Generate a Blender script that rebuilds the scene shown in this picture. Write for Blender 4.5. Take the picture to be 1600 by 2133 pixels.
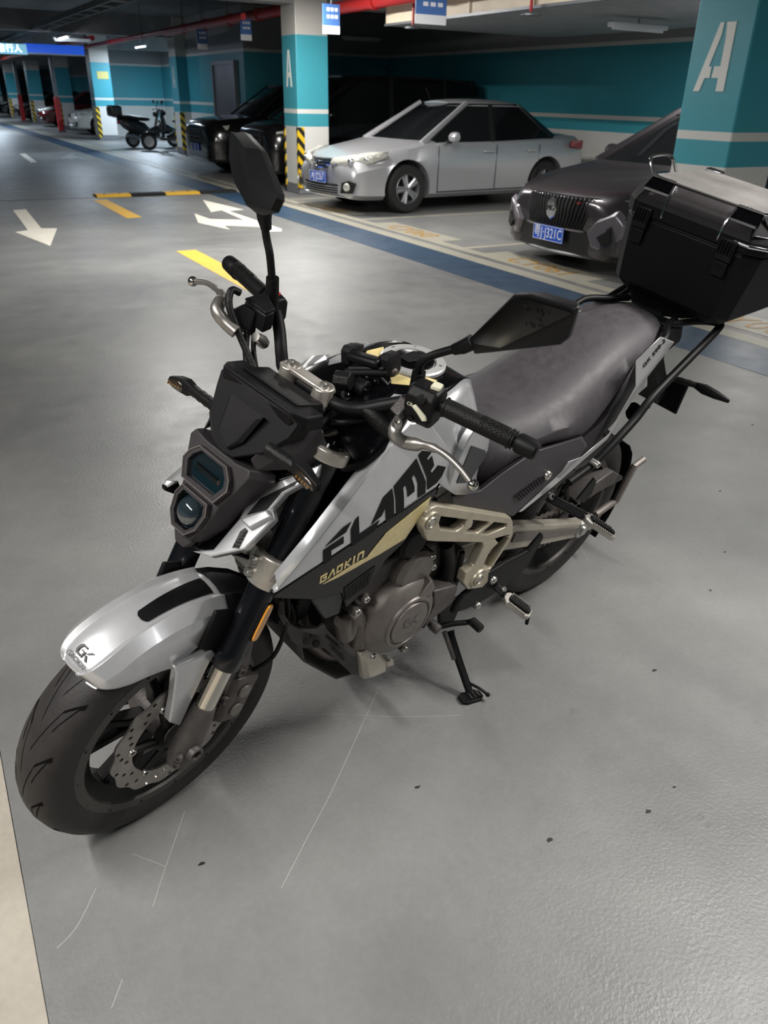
import bpy, bmesh, math, random
import numpy as np
from mathutils import Vector, Matrix

for o in list(bpy.data.objects): bpy.data.objects.remove(o, do_unlink=True)
SC = bpy.context.scene
COL = SC.collection
random.seed(4)

# ------------------------------------------------------------------ camera
W, H, FPX = 1600., 2133., 1623.
PITCH, ROLL, CAMZ = math.atan(862/1623.), math.atan(70/3054.), 1.47
def _cam():
    fw = np.array([0, math.cos(PITCH), -math.sin(PITCH)]); rt = np.array([1., 0, 0]); up = np.cross(rt, fw)
    c, s = math.cos(ROLL), math.sin(ROLL)
    R = s*up + c*rt; U = c*up - s*rt
    d = fw*FPX + R*(-250-W/2) + U*(H/2-180)
    a = math.atan2(d[0], d[1]); ca, sa = math.cos(a), math.sin(a)
    T = np.array([[ca, -sa, 0], [sa, ca, 0], [0, 0, 1.]])
    return T@fw, T@R, T@U
FW, RT, UP = _cam()
CAM = np.array([0, 0, CAMZ])
cd = bpy.data.cameras.new('camera'); cam = bpy.data.objects.new('camera', cd); COL.objects.link(cam)
cd.sensor_fit = 'VERTICAL'; cd.sensor_height = 36.0; cd.lens = 36.0*FPX/H
cd.clip_start = 0.02; cd.clip_end = 300
cam.matrix_world = Matrix(((RT[0], UP[0], -FW[0], 0), (RT[1], UP[1], -FW[1], 0), (RT[2], UP[2], -FW[2], CAMZ), (0, 0, 0, 1)))
SC.camera = cam
cd.dof.use_dof = True; cd.dof.focus_distance = 1.85; cd.dof.aperture_fstop = 6.5

# ------------------------------------------------------------------ world, exposure
wd = bpy.data.worlds.new('world'); SC.world = wd; wd.use_nodes = True
wd.node_tree.nodes['Background'].inputs[0].default_value = (0.62, 0.70, 0.80, 1)
wd.node_tree.nodes['Background'].inputs[1].default_value = 0.03
SC.view_settings.view_transform = 'Standard'; SC.view_settings.look = 'None'
SC.view_settings.gamma = 1; SC.view_settings.use_curve_mapping = False
SC.view_settings.exposure = 0.84

# ------------------------------------------------------------------ materials
def lin(c):
    r = []
    for v in c:
        v = v/255.
        r.append(v/12.92 if v <= .04045 else ((v+.055)/1.055)**2.4)
    return (*r, 1)
MATS = {}
def mat(name, rgb, rough=.5, metal=0., coat=0., var=0., vscale=8., bump=0., bscale=200., emit=0., trans=0., spec=.5, rvar=0., ecol=None, alpha=1., coords='Object'):
    m = bpy.data.materials.new(name); m.use_nodes = True; nt = m.node_tree; b = nt.nodes['Principled BSDF']
    b.inputs['Base Color'].default_value = lin(rgb); b.inputs['Roughness'].default_value = rough; b.inputs['Metallic'].default_value = metal
    b.inputs['Coat Weight'].default_value = coat; b.inputs['Coat Roughness'].default_value = .08
    b.inputs['Specular IOR Level'].default_value = spec; b.inputs['Transmission Weight'].default_value = trans
    if emit: b.inputs['Emission Color'].default_value = lin(ecol or rgb); b.inputs['Emission Strength'].default_value = emit
    if var or bump or rvar:
        tc = nt.nodes.new('ShaderNodeTexCoord')
    if var or rvar:
        nz = nt.nodes.new('ShaderNodeTexNoise'); nz.inputs['Scale'].default_value = vscale; nz.inputs['Detail'].default_value = 6; nz.inputs['Roughness'].default_value = .62
        nt.links.new(tc.outputs[coords], nz.inputs['Vector'])
        if var:
            mx = nt.nodes.new('ShaderNodeMix'); mx.data_type = 'RGBA'
            a = lin([max(0, v*(1-var)) for v in rgb]); c2 = lin([min(255, v*(1+var)) for v in rgb])
            mp = nt.nodes.new('ShaderNodeMapRange'); mp.inputs[1].default_value = .3; mp.inputs[2].default_value = .7
            nt.links.new(nz.outputs['Fac'], mp.inputs[0]); nt.links.new(mp.outputs[0], mx.inputs[0])
            mx.inputs[6].default_value = a; mx.inputs[7].default_value = c2
            nt.links.new(mx.outputs[2], b.inputs['Base Color'])
        if rvar:
            mp2 = nt.nodes.new('ShaderNodeMapRange'); mp2.inputs[1].default_value = .3; mp2.inputs[2].default_value = .7
            mp2.inputs[3].default_value = max(.02, rough-rvar); mp2.inputs[4].default_value = min(1, rough+rvar)
            nt.links.new(nz.outputs['Fac'], mp2.inputs[0]); nt.links.new(mp2.outputs[0], b.inputs['Roughness'])
    if bump:
        n2 = nt.nodes.new('ShaderNodeTexNoise'); n2.inputs['Scale'].default_value = bscale; n2.inputs['Detail'].default_value = 3
        nt.links.new(tc.outputs[coords], n2.inputs['Vector'])
        bp = nt.nodes.new('ShaderNodeBump'); bp.inputs['Strength'].default_value = bump; bp.inputs['Distance'].default_value = .01
        nt.links.new(n2.outputs['Fac'], bp.inputs['Height']); nt.links.new(bp.outputs[0], b.inputs['Normal'])
    MATS[name] = m
    return m

def banded(name, bands, rough=.5, axis=2, var=.05, bump=.05):
    """paint colours stacked along an object's axis: bands = [(upper limit, rgb), ...]"""
    m = bpy.data.materials.new(name); m.use_nodes = True; nt = m.node_tree; b = nt.nodes['Principled BSDF']
    tc = nt.nodes.new('ShaderNodeTexCoord'); sx = nt.nodes.new('ShaderNodeSeparateXYZ'); nt.links.new(tc.outputs['Object'], sx.inputs[0])
    nz = nt.nodes.new('ShaderNodeTexNoise'); nz.inputs['Scale'].default_value = 1.4; nz.inputs['Detail'].default_value = 7; nt.links.new(tc.outputs['Object'], nz.inputs['Vector'])
    prev = None
    for i, (lim, rgb) in enumerate(bands):
        if prev is None:
            prev = nt.nodes.new('ShaderNodeRGB'); prev.outputs[0].default_value = lin(rgb); out = prev.outputs[0]; last = lim; continue
        gt = nt.nodes.new('ShaderNodeMath'); gt.operation = 'GREATER_THAN'; gt.inputs[1].default_value = last; nt.links.new(sx.outputs[axis], gt.inputs[0])
        mx = nt.nodes.new('ShaderNodeMix'); mx.data_type = 'RGBA'; nt.links.new(gt.outputs[0], mx.inputs[0]); nt.links.new(out, mx.inputs[6]); mx.inputs[7].default_value = lin(rgb)
        out = mx.outputs[2]; last = lim
    mp = nt.nodes.new('ShaderNodeMapRange'); mp.inputs[1].default_value = .3; mp.inputs[2].default_value = .7; mp.inputs[3].default_value = 1-var; mp.inputs[4].default_value = 1+var
    nt.links.new(nz.outputs['Fac'], mp.inputs[0])
    mu = nt.nodes.new('ShaderNodeVectorMath'); mu.operation = 'SCALE'; nt.links.new(out, mu.inputs[0]); nt.links.new(mp.outputs[0], mu.inputs['Scale'])
    nt.links.new(mu.outputs[0], b.inputs['Base Color']); b.inputs['Roughness'].default_value = rough
    MATS[name] = m
    return m

# ------------------------------------------------------------------ mesh helpers
def V(*a): return np.array(a, float)
def nrm(v): v = np.asarray(v, float); return v/(np.linalg.norm(v)+1e-12)
def cr(pts, k=6, closed=False):
    """Catmull-Rom through pts"""
    P = [np.asarray(p, float) for p in pts]; n = len(P); out = []
    rng = range(n if closed else n-1)
    for i in rng:
        if closed: a, b, c, d = P[(i-1) % n], P[i], P[(i+1) % n], P[(i+2) % n]
        else: a, b, c, d = P[max(i-1, 0)], P[i], P[i+1], P[min(i+2, n-1)]
        for j in range(k):
            t = j/k
            out.append(.5*((2*b)+(-a+c)*t+(2*a-5*b+4*c-d)*t*t+(-a+3*b-3*c+d)*t**3))
    if not closed: out.append(P[-1])
    return out
class MB:
    def __init__(s): s.v = []; s.f = []
    def add(s, vs, fs):
        n = len(s.v); s.v += [tuple(map(float, p)) for p in vs]; s.f += [tuple(i+n for i in f) for f in fs]; return s
    def box(s, c, sz, R=None):
        c = np.asarray(c, float); h = np.asarray(sz, float)/2
        vs = [np.array([x, y, z])*h for x in (-1, 1) for y in (-1, 1) for z in (-1, 1)]
        if R is not None: vs = [np.asarray(R)@p for p in vs]
        return s.add([c+p for p in vs], [(0, 1, 3, 2), (4, 6, 7, 5), (0, 4, 5, 1), (2, 3, 7, 6), (0, 2, 6, 4), (1, 5, 7, 3)])
    def prism(s, pts, vec):
        P = [np.asarray(p, float) for p in pts]; n = len(P); vec = np.asarray(vec, float)
        fs = [tuple(range(n)), tuple(range(2*n-1, n-1, -1))] + [(i, i+n, (i+1) % n+n, (i+1) % n) for i in range(n)]
        return s.add(P+[p+vec for p in P], fs)
    def poly(s, pts): return s.add(pts, [tuple(range(len(pts)))])
    def loft(s, rings, closed=True, caps=True):
        n = len(rings[0]); vs = [p for r in rings for p in r]; fs = []
        for i in range(len(rings)-1):
            for j in range(n if closed else n-1):
                k = (j+1) % n; fs.append((i*n+j, i*n+k, (i+1)*n+k, (i+1)*n+j))
        if caps and closed: fs += [tuple(range(n-1, -1, -1)), tuple(range((len(rings)-1)*n, len(rings)*n))]
        return s.add(vs, fs)
    def tube(s, path, r, n=10, caps=True, flat=None):
        P = [np.asarray(p, float) for p in path]; m = len(P)
        rs = [r]*m if np.isscalar(r) else list(r)
        t0 = nrm(P[1]-P[0]); a = V(0, 0, 1) if abs(t0[2]) < .9 else V(1, 0, 0)
        u = nrm(np.cross(t0, a)); rings = []
        for i in range(m):
            t = nrm(P[min(i+1, m-1)]-P[max(i-1, 0)])
            u = nrm(u-t*np.dot(u, t)); w = np.cross(t, u)
            rings.append([P[i]+rs[i]*(math.cos(q)*u+math.sin(q)*w) for q in np.linspace(0, 2*math.pi, n, endpoint=False)])
        return s.loft(rings, True, caps)
    def lathe(s, prof, o, ax, n=32, a0=0, closed=False):
        o = np.asarray(o, float); ax = nrm(ax); h = V(0, 0, 1) if abs(ax[2]) < .9 else V(1, 0, 0); u = nrm(np.cross(ax, h)); w = np.cross(ax, u)
        rings = []
        for k in range(n):
            q = 2*math.pi*k/n+a0; d = math.cos(q)*u+math.sin(q)*w
            rings.append([o+d*r+ax*z for r, z in prof])
        m = len(prof); vs = [p for r in rings for p in r]; fs = []
        for i in range(n):
            for j in range(m if closed else m-1):
                k = (j+1) % m; i2 = (i+1) % n; fs.append((i*m+j, i2*m+j, i2*m+k, i*m+k))
        return s.add(vs, fs)
    def cyl(s, a, b, r, n=16, r2=None): return s.tube([a, b], [r, r if r2 is None else r2], n)
    def sphere(s, c, r, n=14, m=8):
        r = np.asarray([r]*3 if np.isscalar(r) else r, float); c = np.asarray(c, float)
        prof = [(math.sin(math.pi*i/m), -math.cos(math.pi*i/m)) for i in range(m+1)]
        rings = [[c+r*V(pr*math.cos(2*math.pi*k/n), pr*math.sin(2*math.pi*k/n), z) for k in range(n)] for pr, z in prof]
        return s.loft(rings, True, False)
    def mesh(s, m=None): 
        me = bpy.data.meshes.new('mesh'); me.from_pydata(s.v, [], s.f); return me
    def build(s, name, m, parent=None, xf=None, smooth=35, bevel=0, seg=2, sub=0, **kw):
        vs = s.v
        if xf is not None: vs = [tuple(xf(np.array(p))) for p in s.v]
        me = bpy.data.meshes.new(name); me.from_pydata(vs, [], s.f)
        return finish(name, me, m, parent, smooth, bevel, seg, sub, **kw)
def finish(name, me, m, parent=None, smooth=35, bevel=0, seg=2, sub=0, label=None, cat=None, group=None, kind=None, weld=True):
    bm = bmesh.new(); bm.from_mesh(me)
    if weld: bmesh.ops.remove_doubles(bm, verts=bm.verts, dist=1e-5)
    bmesh.ops.recalc_face_normals(bm, faces=bm.faces); bm.to_mesh(me); bm.free()
    if smooth:
        for p in me.polygons: p.use_smooth = True
        me.set_sharp_from_angle(angle=math.radians(smooth))
    me.materials.append(MATS[m] if isinstance(m, str) else m)
    o = bpy.data.objects.new(name, me); COL.objects.link(o)
    if parent is not None: o.parent = parent
    if sub:
        md = o.modifiers.new('subsurf', 'SUBSURF'); md.levels = sub; md.render_levels = sub
    if bevel:
        md = o.modifiers.new('bevel', 'BEVEL'); md.width = bevel; md.segments = seg; md.limit_method = 'ANGLE'; md.angle_limit = math.radians(32)
    tag(o, label, cat, group, kind)
    return o
def tag(o, label=None, cat=None, group=None, kind=None):
    if label: o['label'] = label
    if cat: o['category'] = cat
    if group: o['group'] = group
    if kind: o['kind'] = kind
    return o
def empty(name, M4=None, label=None, cat=None, group=None):
    o = bpy.data.objects.new(name, None); COL.objects.link(o); o.empty_display_size = .1
    if M4 is not None: o.matrix_world = M4
    return tag(o, label, cat, group)
def frame4(o, x, y, z): return Matrix(((x[0], y[0], z[0], o[0]), (x[1], y[1], z[1], o[1]), (x[2], y[2], z[2], o[2]), (0, 0, 0, 1)))
def curve_mesh(outer, holes=(), depth=.002):
    """flat shape in XY with holes, thickness 2*depth"""
    cu = bpy.data.curves.new('shape', 'CURVE'); cu.dimensions = '2D'; cu.fill_mode = 'BOTH'; cu.extrude = depth
    for pts in [outer, *holes]:
        sp = cu.splines.new('POLY'); sp.points.add(len(pts)-1); sp.use_cyclic_u = True
        for p, q in zip(sp.points, pts): p.co = (q[0], q[1], 0, 1)
    ob = bpy.data.objects.new('shape', cu); me = bpy.data.meshes.new_from_object(ob)
    bpy.data.objects.remove(ob); bpy.data.curves.remove(cu); return me
def text_mesh(body, size=1., depth=.002, shear=0., space=1.):
    cu = bpy.data.curves.new('text', 'FONT'); cu.body = body; cu.size = size; cu.extrude = depth; cu.align_x = 'CENTER'; cu.align_y = 'CENTER'; cu.shear = shear; cu.space_character = space
    cu.resolution_u = 3
    ob = bpy.data.objects.new('text', cu); me = bpy.data.meshes.new_from_object(ob)
    bpy.data.objects.remove(ob); bpy.data.curves.remove(cu); return me
def put(me, o, ex, ey, ez=None, sx=1., sy=1.):
    """move a flat mesh onto the plane o + ex*x + ey*y"""
    ex, ey = np.asarray(ex, float), np.asarray(ey, float); ez = nrm(np.cross(ex, ey)) if ez is None else ez
    for v in me.vertices: v.co = Vector(np.asarray(o)+ex*v.co.x*sx+ey*v.co.y*sy+ez*v.co.z)
    return me
def ray(u, v): return FW*FPX + RT*(u-W/2) + UP*(H/2-v)
def gp(u, v, z=0.):
    d = ray(u, v); return CAM+d*(z-CAMZ)/d[2]
def wall_pt(u, v, ax, val):
    d = ray(u, v); return CAM+d*(val-CAM[ax])/d[ax]

# ------------------------------------------------------------------ lamps of the garage and added fill lamps (tube fixtures under the ceiling)
mat('lamp_white', (225, 228, 230), .4)
mat('tube_glow', (240, 246, 255), .4, emit=22.0)
LAMP_N = [0]
def tube_lamp(x, y, z, along='y', power=60., length=1.2, label=None, size=.06, color=(1, .97, .92)):
    ex = V(0, 1, 0) if along == 'y' else V(1, 0, 0); ey = V(1, 0, 0) if along == 'y' else V(0, 1, 0)
    e = empty('tube_lamp', Matrix.Translation((x, y, z)), label, 'lamp', 'tube lamps under the garage ceiling')
    MB().prism([ey*a+V(0, 0, b) for a, b in ((-.05, 0), (-.02, .06), (.02, .06), (.05, 0))], ex*length).build('housing', 'lamp_white', e, xf=lambda p: p-ex*length/2)
    MB().tube([-ex*(length/2-.03)+V(0, 0, -.016), ex*(length/2-.03)+V(0, 0, -.016)], .014, 10).build('tube', 'tube_glow', e)
    for s in (-1, 1): MB().box(ex*s*(length/2-.02)+V(0, 0, -.012), (.03, .03, .03)).build('tube_socket', 'lamp_white', e)
    MB().cyl(V(0, 0, .05), V(0, 0, .09 if x > 7.9 else max(.1, 3.2-z)), .006, 6).build('hanger', 'lamp_white', e)
    ld = bpy.data.lights.new('tube_light', 'AREA'); ld.shape = 'RECTANGLE'; ld.size = size; ld.size_y = length; ld.energy = power; ld.color = color
    l = bpy.data.objects.new('tube_light', ld); COL.objects.link(l); l.parent = e; l.location = (0, 0, -.035)
    if along == 'x': l.rotation_euler = (0, 0, math.pi/2)
    return e
# ------------------------------------------------------------------ lamps
ROWS = [(-1.2, 1.3, 2.7, 44), (-1.2, -.1, 2.7, 36), (8.2, 6.2, 2.3, 66), (5.0, 7.4, 2.85, 32), (2.3, 8.2, 2.6, 80), (5.0, 11.2, 2.85, 92),
        (2.7, .5, 2.6, 72), (2.7, -3.6, 2.85, 12), (4.15, 23.2, 2.62, 40), (7.4, 28.6, 2.75, 120), (3.2, 36., 2.62, 50), (4.2, 42., 2.7, 90), (4.2, 52., 2.7, 90), (4.2, 64., 2.7, 90)]
for i, (x, y, z, pw) in enumerate(ROWS):
    tube_lamp(x, y, z, 'y', pw, 1.25, ['tube lamp hung above the motorcycle, beside the concrete strip', 'tube lamp above the concrete strip nearest the viewer', 'added fill lamp hidden in the bay behind the nearest column',  # bay lamp is added, hidden by the column, to brighten wall and grey car
      'added unseen fill lamp over the blue line beside the grey car', 'tube lamp over the middle of the aisle', 'added unseen fill lamp over the blue line before the silver sedan', 'tube lamp over the near aisle beside the bike tail', 'tube lamp over the aisle behind the viewer',  # both blue-line lamps are added above the view to brighten stalls and wall
      'lit tube lamp before the blue banner', 'lit tube lamp above the scooters', 'lit tube lamp far up the aisle on the left', 'lit tube lamp over the far parked cars', 'lit tube lamp deep in the garage', 'furthest lit tube lamp in the garage'][i], color=(1, .965, .91) if i < 8 else (.72, .86, 1))

# ------------------------------------------------------------------ setting materials
def floor_mat(name, c1, c2, rough, bump, bscale):
    m = bpy.data.materials.new(name); m.use_nodes = True; nt = m.node_tree; b = nt.nodes['Principled BSDF']; N = nt.nodes.new; L = nt.links.new
    tc = N('ShaderNodeTexCoord')
    def noise(sc, det=6, ro=.6, stretch=None):
        n = N('ShaderNodeTexNoise'); n.inputs['Scale'].default_value = sc; n.inputs['Detail'].default_value = det; n.inputs['Roughness'].default_value = ro
        if stretch:
            mpn = N('ShaderNodeMapping'); mpn.inputs['Scale'].default_value = stretch; L(tc.outputs['Object'], mpn.inputs[0]); L(mpn.outputs[0], n.inputs['Vector'])
        else: L(tc.outputs['Object'], n.inputs['Vector'])
        return n
    def mr(src, a, b_, c, d):
        k = N('ShaderNodeMapRange'); k.inputs[1].default_value = a; k.inputs[2].default_value = b_; k.inputs[3].default_value = c; k.inputs[4].default_value = d; L(src, k.inputs[0]); return k.outputs[0]
    big = noise(.55, 7); mid = noise(5., 8, .7); fine = noise(60., 4); spots = noise(9., 3, .5)
    mx = N('ShaderNodeMix'); mx.data_type = 'RGBA'; mx.inputs[6].default_value = lin(c1); mx.inputs[7].default_value = lin(c2); L(mr(big.outputs['Fac'], .35, .65, 0, 1), mx.inputs[0])
    sc = N('ShaderNodeVectorMath'); sc.operation = 'SCALE'; L(mx.outputs[2], sc.inputs[0]); L(mr(mid.outputs['Fac'], .25, .75, .93, 1.07), sc.inputs['Scale'])
    sc2 = N('ShaderNodeVectorMath'); sc2.operation = 'SCALE'; L(sc.outputs[0], sc2.inputs[0]); L(mr(fine.outputs['Fac'], .3, .7, .95, 1.05), sc2.inputs['Scale'])
    # scattered dark stains
    sc3 = N('ShaderNodeVectorMath'); sc3.operation = 'SCALE'; L(sc2.outputs[0], sc3.inputs[0]); L(mr(spots.outputs['Fac'], .72, .78, 1., .72), sc3.inputs['Scale'])
    L(sc3.outputs[0], b.inputs['Base Color'])
    L(mr(mid.outputs['Fac'], .3, .7, rough-.06, rough+.08), b.inputs['Roughness'])
    vo = N('ShaderNodeTexNoise'); vo.inputs['Scale'].default_value = bscale; vo.inputs['Detail'].default_value = 2; L(tc.outputs['Object'], vo.inputs['Vector'])
    bp = N('ShaderNodeBump'); bp.inputs['Strength'].default_value = bump; bp.inputs['Distance'].default_value = .003; L(vo.outputs['Fac'], bp.inputs['Height']); L(bp.outputs[0], b.inputs['Normal'])
    MATS[name] = m
floor_mat('epoxy_floor', (98, 99, 100), (128, 128, 126), .43, .36, 120.)
floor_mat('raw_concrete', (140, 134, 124), (178, 171, 159), .85, .9, 60.)
floor_mat('blue_paint', (38, 61, 84), (45, 70, 94), .4, .3, 130.)
floor_mat('cream_paint', (146, 143, 130), (160, 156, 143), .45, .3, 130.)
floor_mat('stall_paint', (126, 132, 132), (136, 141, 140), .42, .4, 130.)
floor_mat('white_paint', (215, 210, 196), (228, 224, 212), .5, .3, 130.)
floor_mat('yellow_paint', (205, 160, 50), (214, 172, 62), .5, .3, 130.)
TEAL = (64, 156, 172); WHT = (214, 214, 210)
banded('wall_paint', [(1.03, WHT), (1.22, TEAL), (1.285, WHT), (2.32, TEAL), (2.38, WHT), (9, (150, 150, 150))], .45)
banded('column_paint', [(.16, (120, 122, 126)), (1.03, WHT), (1.22, TEAL), (1.285, WHT), (2.32, TEAL), (9, (190, 188, 182))], .42, var=.03)
mat('ceiling_paint', (120, 122, 124), .8, var=.1, vscale=2)
mat('beam_paint', (140, 140, 140), .7, var=.08, vscale=2)
mat('duct_side', (214, 200, 176), .5, var=.05, vscale=3)
mat('duct_metal', (150, 152, 156), .45, metal=.3, var=.08, vscale=4)
mat('pipe_red', (170, 34, 34), .4)
mat('steel_grey', (120, 122, 126), .45, metal=.6)
mat('door_metal', (120, 118, 124), .35, metal=.5, var=.06, vscale=3)
mat('letter_white', (232, 232, 228), .5)
mat('number_yellow', (158, 122, 58), .5, var=.2, vscale=30)
mat('sign_blue', (70, 112, 176), .4)
mat('sign_white', (230, 232, 236), .4)
mat('sign_lit', (120, 176, 200), .4, emit=.55); mat('sign_glow', (236, 246, 255), .4, emit=1.6)
mat('banner_lit', (36, 84, 200), .4, emit=.45)
mat('sign_yellow', (206, 196, 120), .5)
mat('rubber_black', (24, 24, 26), .6)
mat('post_red', (190, 30, 34), .4)
mat('scratch_pale', (158, 156, 150), .6)
def hazard(name, scale=5.2):
    m = bpy.data.materials.new(name); m.use_nodes = True; nt = m.node_tree; b = nt.nodes['Principled BSDF']; N = nt.nodes.new; L = nt.links.new
    tc = N('ShaderNodeTexCoord'); sx = N('ShaderNodeSeparateXYZ'); L(tc.outputs['Object'], sx.inputs[0])
    a = N('ShaderNodeMath'); a.operation = 'ADD'; L(sx.outputs[0], a.inputs[0]); L(sx.outputs[1], a.inputs[1])
    c = N('ShaderNodeMath'); c.operation = 'MULTIPLY_ADD'; L(a.outputs[0], c.inputs[0]); c.inputs[1].default_value = 1.1; L(sx.outputs[2], c.inputs[2])
    d = N('ShaderNodeMath'); d.operation = 'MULTIPLY'; d.inputs[1].default_value = scale; L(c.outputs[0], d.inputs[0])
    e = N('ShaderNodeMath'); e.operation = 'FRACT'; L(d.outputs[0], e.inputs[0])
    g = N('ShaderNodeMath'); g.operation = 'GREATER_THAN'; g.inputs[1].default_value = .5; L(e.outputs[0], g.inputs[0])
    mx = N('ShaderNodeMix'); mx.data_type = 'RGBA'; L(g.outputs[0], mx.inputs[0]); mx.inputs[6].default_value = lin((22, 22, 24)); mx.inputs[7].default_value = lin((222, 186, 30))
    L(mx.outputs[2], b.inputs['Base Color']); b.inputs['Roughness'].default_value = .5; MATS[name] = m
hazard('hazard_stripes')

# ------------------------------------------------------------------ floor and its paint
floor = MB().box((1, 40, -.1), (26, 96, .2)).build('floor', 'epoxy_floor', smooth=0, kind='structure', label='grey epoxy garage floor with painted lanes')
slab = MB().box((-2.1, 1.0, -.046), (4.0, 9., .1)).build('floor_concrete', 'raw_concrete', smooth=0, kind='structure', label='bare beige concrete strip at the lower left edge')
def paint(name, pts, m, label=None, z=.0018):
    MB().prism([V(p[0], p[1], -.002) for p in pts], (0, 0, z+.002)).build(name, m, floor, smooth=0, label=label)
def rect(x0, x1, y0, y1): return [(x0, y0), (x1, y0), (x1, y1), (x0, y1)]
paint('blue_line', rect(4.38, 4.92, -5, 70), 'blue_paint', 'blue lane line along the parking stalls')
paint('cream_line', rect(4.93, 5.10, -5, 70), 'cream_paint', 'cream border line beside the blue line')
paint('cream_line', rect(5.19, 5.33, -5, 70), 'cream_paint', 'thin cream line across the stall fronts')
for y in (2.4, 4.95, 7.46, 9.92, 12.4): paint('stall_line', rect(5.34, 10.7, y-.05, y+.05), 'cream_paint')
for y in (6.3, 8.75, 11.2, 3.75): paint('number_patch', rect(5.19, 5.62, y-.8, y+.8), 'cream_paint', z=.0024)
def z5(x, y): p = gp(x/2.5806, 280+y/2.5806); return (p[0], p[1])
paint('arrow', [z5(*q) for q in ((270, 600), (80, 525), (150, 515), (70, 408), (138, 402), (222, 505), (307, 505))], 'white_paint', 'white straight arrow painted on the lane')
paint('arrow', [z5(*q) for q in ((1090, 352), (1310, 405), (1232, 412), (1515, 508), (1515, 522), (1440, 523), (1390, 497), (1205, 490), (1235, 512), (1065, 475), (1045, 425), (1130, 455), (1310, 460), (1190, 408), (1135, 418))], 'white_paint', 'white split arrow painted behind the mirror')
paint('lane_dash', rect(2.46, 2.66, 11.15, 13.3), 'yellow_paint', 'yellow lane dash touching the speed hump')
paint('lane_dash', rect(2.34, 2.55, 6.2, 8.5), 'yellow_paint', 'yellow lane dash behind the right grip')
paint('lane_dash', [z5(*q) for q in ((105, 105), (135, 102), (200, 150), (165, 152))], 'white_paint')
paint('arrow', [z5(*q) for q in ((315, 128), (400, 98), (395, 112), (510, 140), (470, 142), (400, 128), (390, 138))], 'stall_paint')
for y, s in ((6.25, 'CY061'), (8.75, 'CY060'), (11.2, 'CY059'), (3.75, 'CY062')):
    me = put(text_mesh(s, .40, .0012), (5.40, y, .0036), (0, -1, 0), (1, 0, 0), sx=.85); finish('stall_number', me, 'number_yellow', floor, smooth=0)
MB().box((1.3, 13.62, .0006), (9.5, .025, .003)).build('floor_joint', 'rubber_black', floor, smooth=0)
for pts in [((786, 1440), (745, 1530), (690, 1650), (640, 1745), (586, 1850)), ((575, 1490), (700, 1488), (830, 1493), (960, 1490)), ((385, 1690), (340, 1820), (318, 1890)), ((275, 1778), (345, 1805)), ((1225, 1130), (1330, 1190), (1400, 1232)),
            ((200, 1850), (160, 1930), (118, 1975)), ((255, 2040), (232, 2100)), ((1210, 1140), (1226, 1168), (1235, 1175))]:
    P = [gp(*q) for q in pts]; w = .001
    MB().tube([p+V(0, 0, -w*.55) for p in cr(P, 4)], w, 5).build('scratch', 'scratch_pale', floor)
for u, v in ((1405, 1640), (1363, 1397), (1500, 1023), (1510, 1150), (1568, 885), (870, 1640), (1350, 1690), (1480, 1230), (1145, 1750), (420, 1800)):
    p = gp(u, v); r = random.uniform(.004, .009)
    MB().prism([p+V(r*random.uniform(.6, 1.2)*math.cos(a), .6*r*random.uniform(.5, 1.2)*math.sin(a), .0002) for a in np.linspace(0, 6.28, 9)[:-1]], (0, 0, .0012)).build('stain', 'rubber_black', floor, smooth=0)
# speed hump: yellow and black rubber segments
hump = empty('speed_hump', Matrix.Translation((2.3, 13.75, 0)), 'yellow and black rubber speed hump across the aisle', 'speed hump')
for i, (a, b_, m) in enumerate([(.28, .82, 'yellow_paint'), (.82, 1.37, 'rubber_black'), (1.37, 1.95, 'yellow_paint'), (1.95, 2.6, 'rubber_black')]):
    prof = [(-.17, 0), (-.1, .035), (.1, .035), (.17, 0)]
    sg = MB().prism([V(a+.005, y, z) for y, z in prof], (b_-a-.01, 0, 0)).build('yellow_segment' if i % 2 == 0 else 'black_segment', m, hump, smooth=0)
    for k in (.28, .72): MB().cyl(V(a+(b_-a)*k, 0, .033), V(a+(b_-a)*k, 0, .039), .022, 10).build('bolt', 'rubber_black', sg)

# ------------------------------------------------------------------ walls and ceiling
def wallbox(name, x0, x1, y0, y1, z1=3.2, label=None):
    return MB().box(((x0+x1)/2, (y0+y1)/2, z1/2), (x1-x0, y1-y0, z1)).build(name, 'wall_paint', smooth=0, kind='structure', label=label)
wallbox('wall_right', 10.8, 11., -8, 18.9, label='long teal wall behind the parked cars')
wallbox('wall_core', 7.14, 11., 18.9, 24.2, label='teal stair core block with a metal door')
wallbox('wall_recess', 9.2, 9.4, 24.2, 33.2, label='teal wall behind the scooters')
wallbox('wall_far', 6.9, 9.2, 33.0, 33.2, label='teal wall beside the third column')
wallbox('wall_left', -6.4, -6.2, -8, 88); wallbox('wall_back', -6.2, 11, -8.2, -8); wallbox('wall_end', -6.2, 14, 87.8, 88)
wallbox('wall_right_far', 11.6, 11.8, 33.2, 88)
ceil = MB().box((2.5, 40, 3.3), (18, 96, .2)).build('ceiling', 'ceiling_paint', smooth=0, kind='structure')
for y in (4.86, 13.3, 23.4, 30.7, 39., 46.8, 55.3, 64.):
    MB().box((2.3, y, 2.98), (17, .42, .5)).build('beam', 'beam_paint', ceil, smooth=0)
for i in range(34):   # ribs of the steel deck above the aisle
    MB().prism([V(-1+.0, 14.2+i*.26, 3.2), V(-1, 14.28+i*.26, 3.14), V(-1, 14.38+i*.26, 3.14), V(-1, 14.46+i*.26, 3.2)], (5.2, 0, 0)).build('deck_rib', 'duct_metal', ceil, smooth=0)
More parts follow.
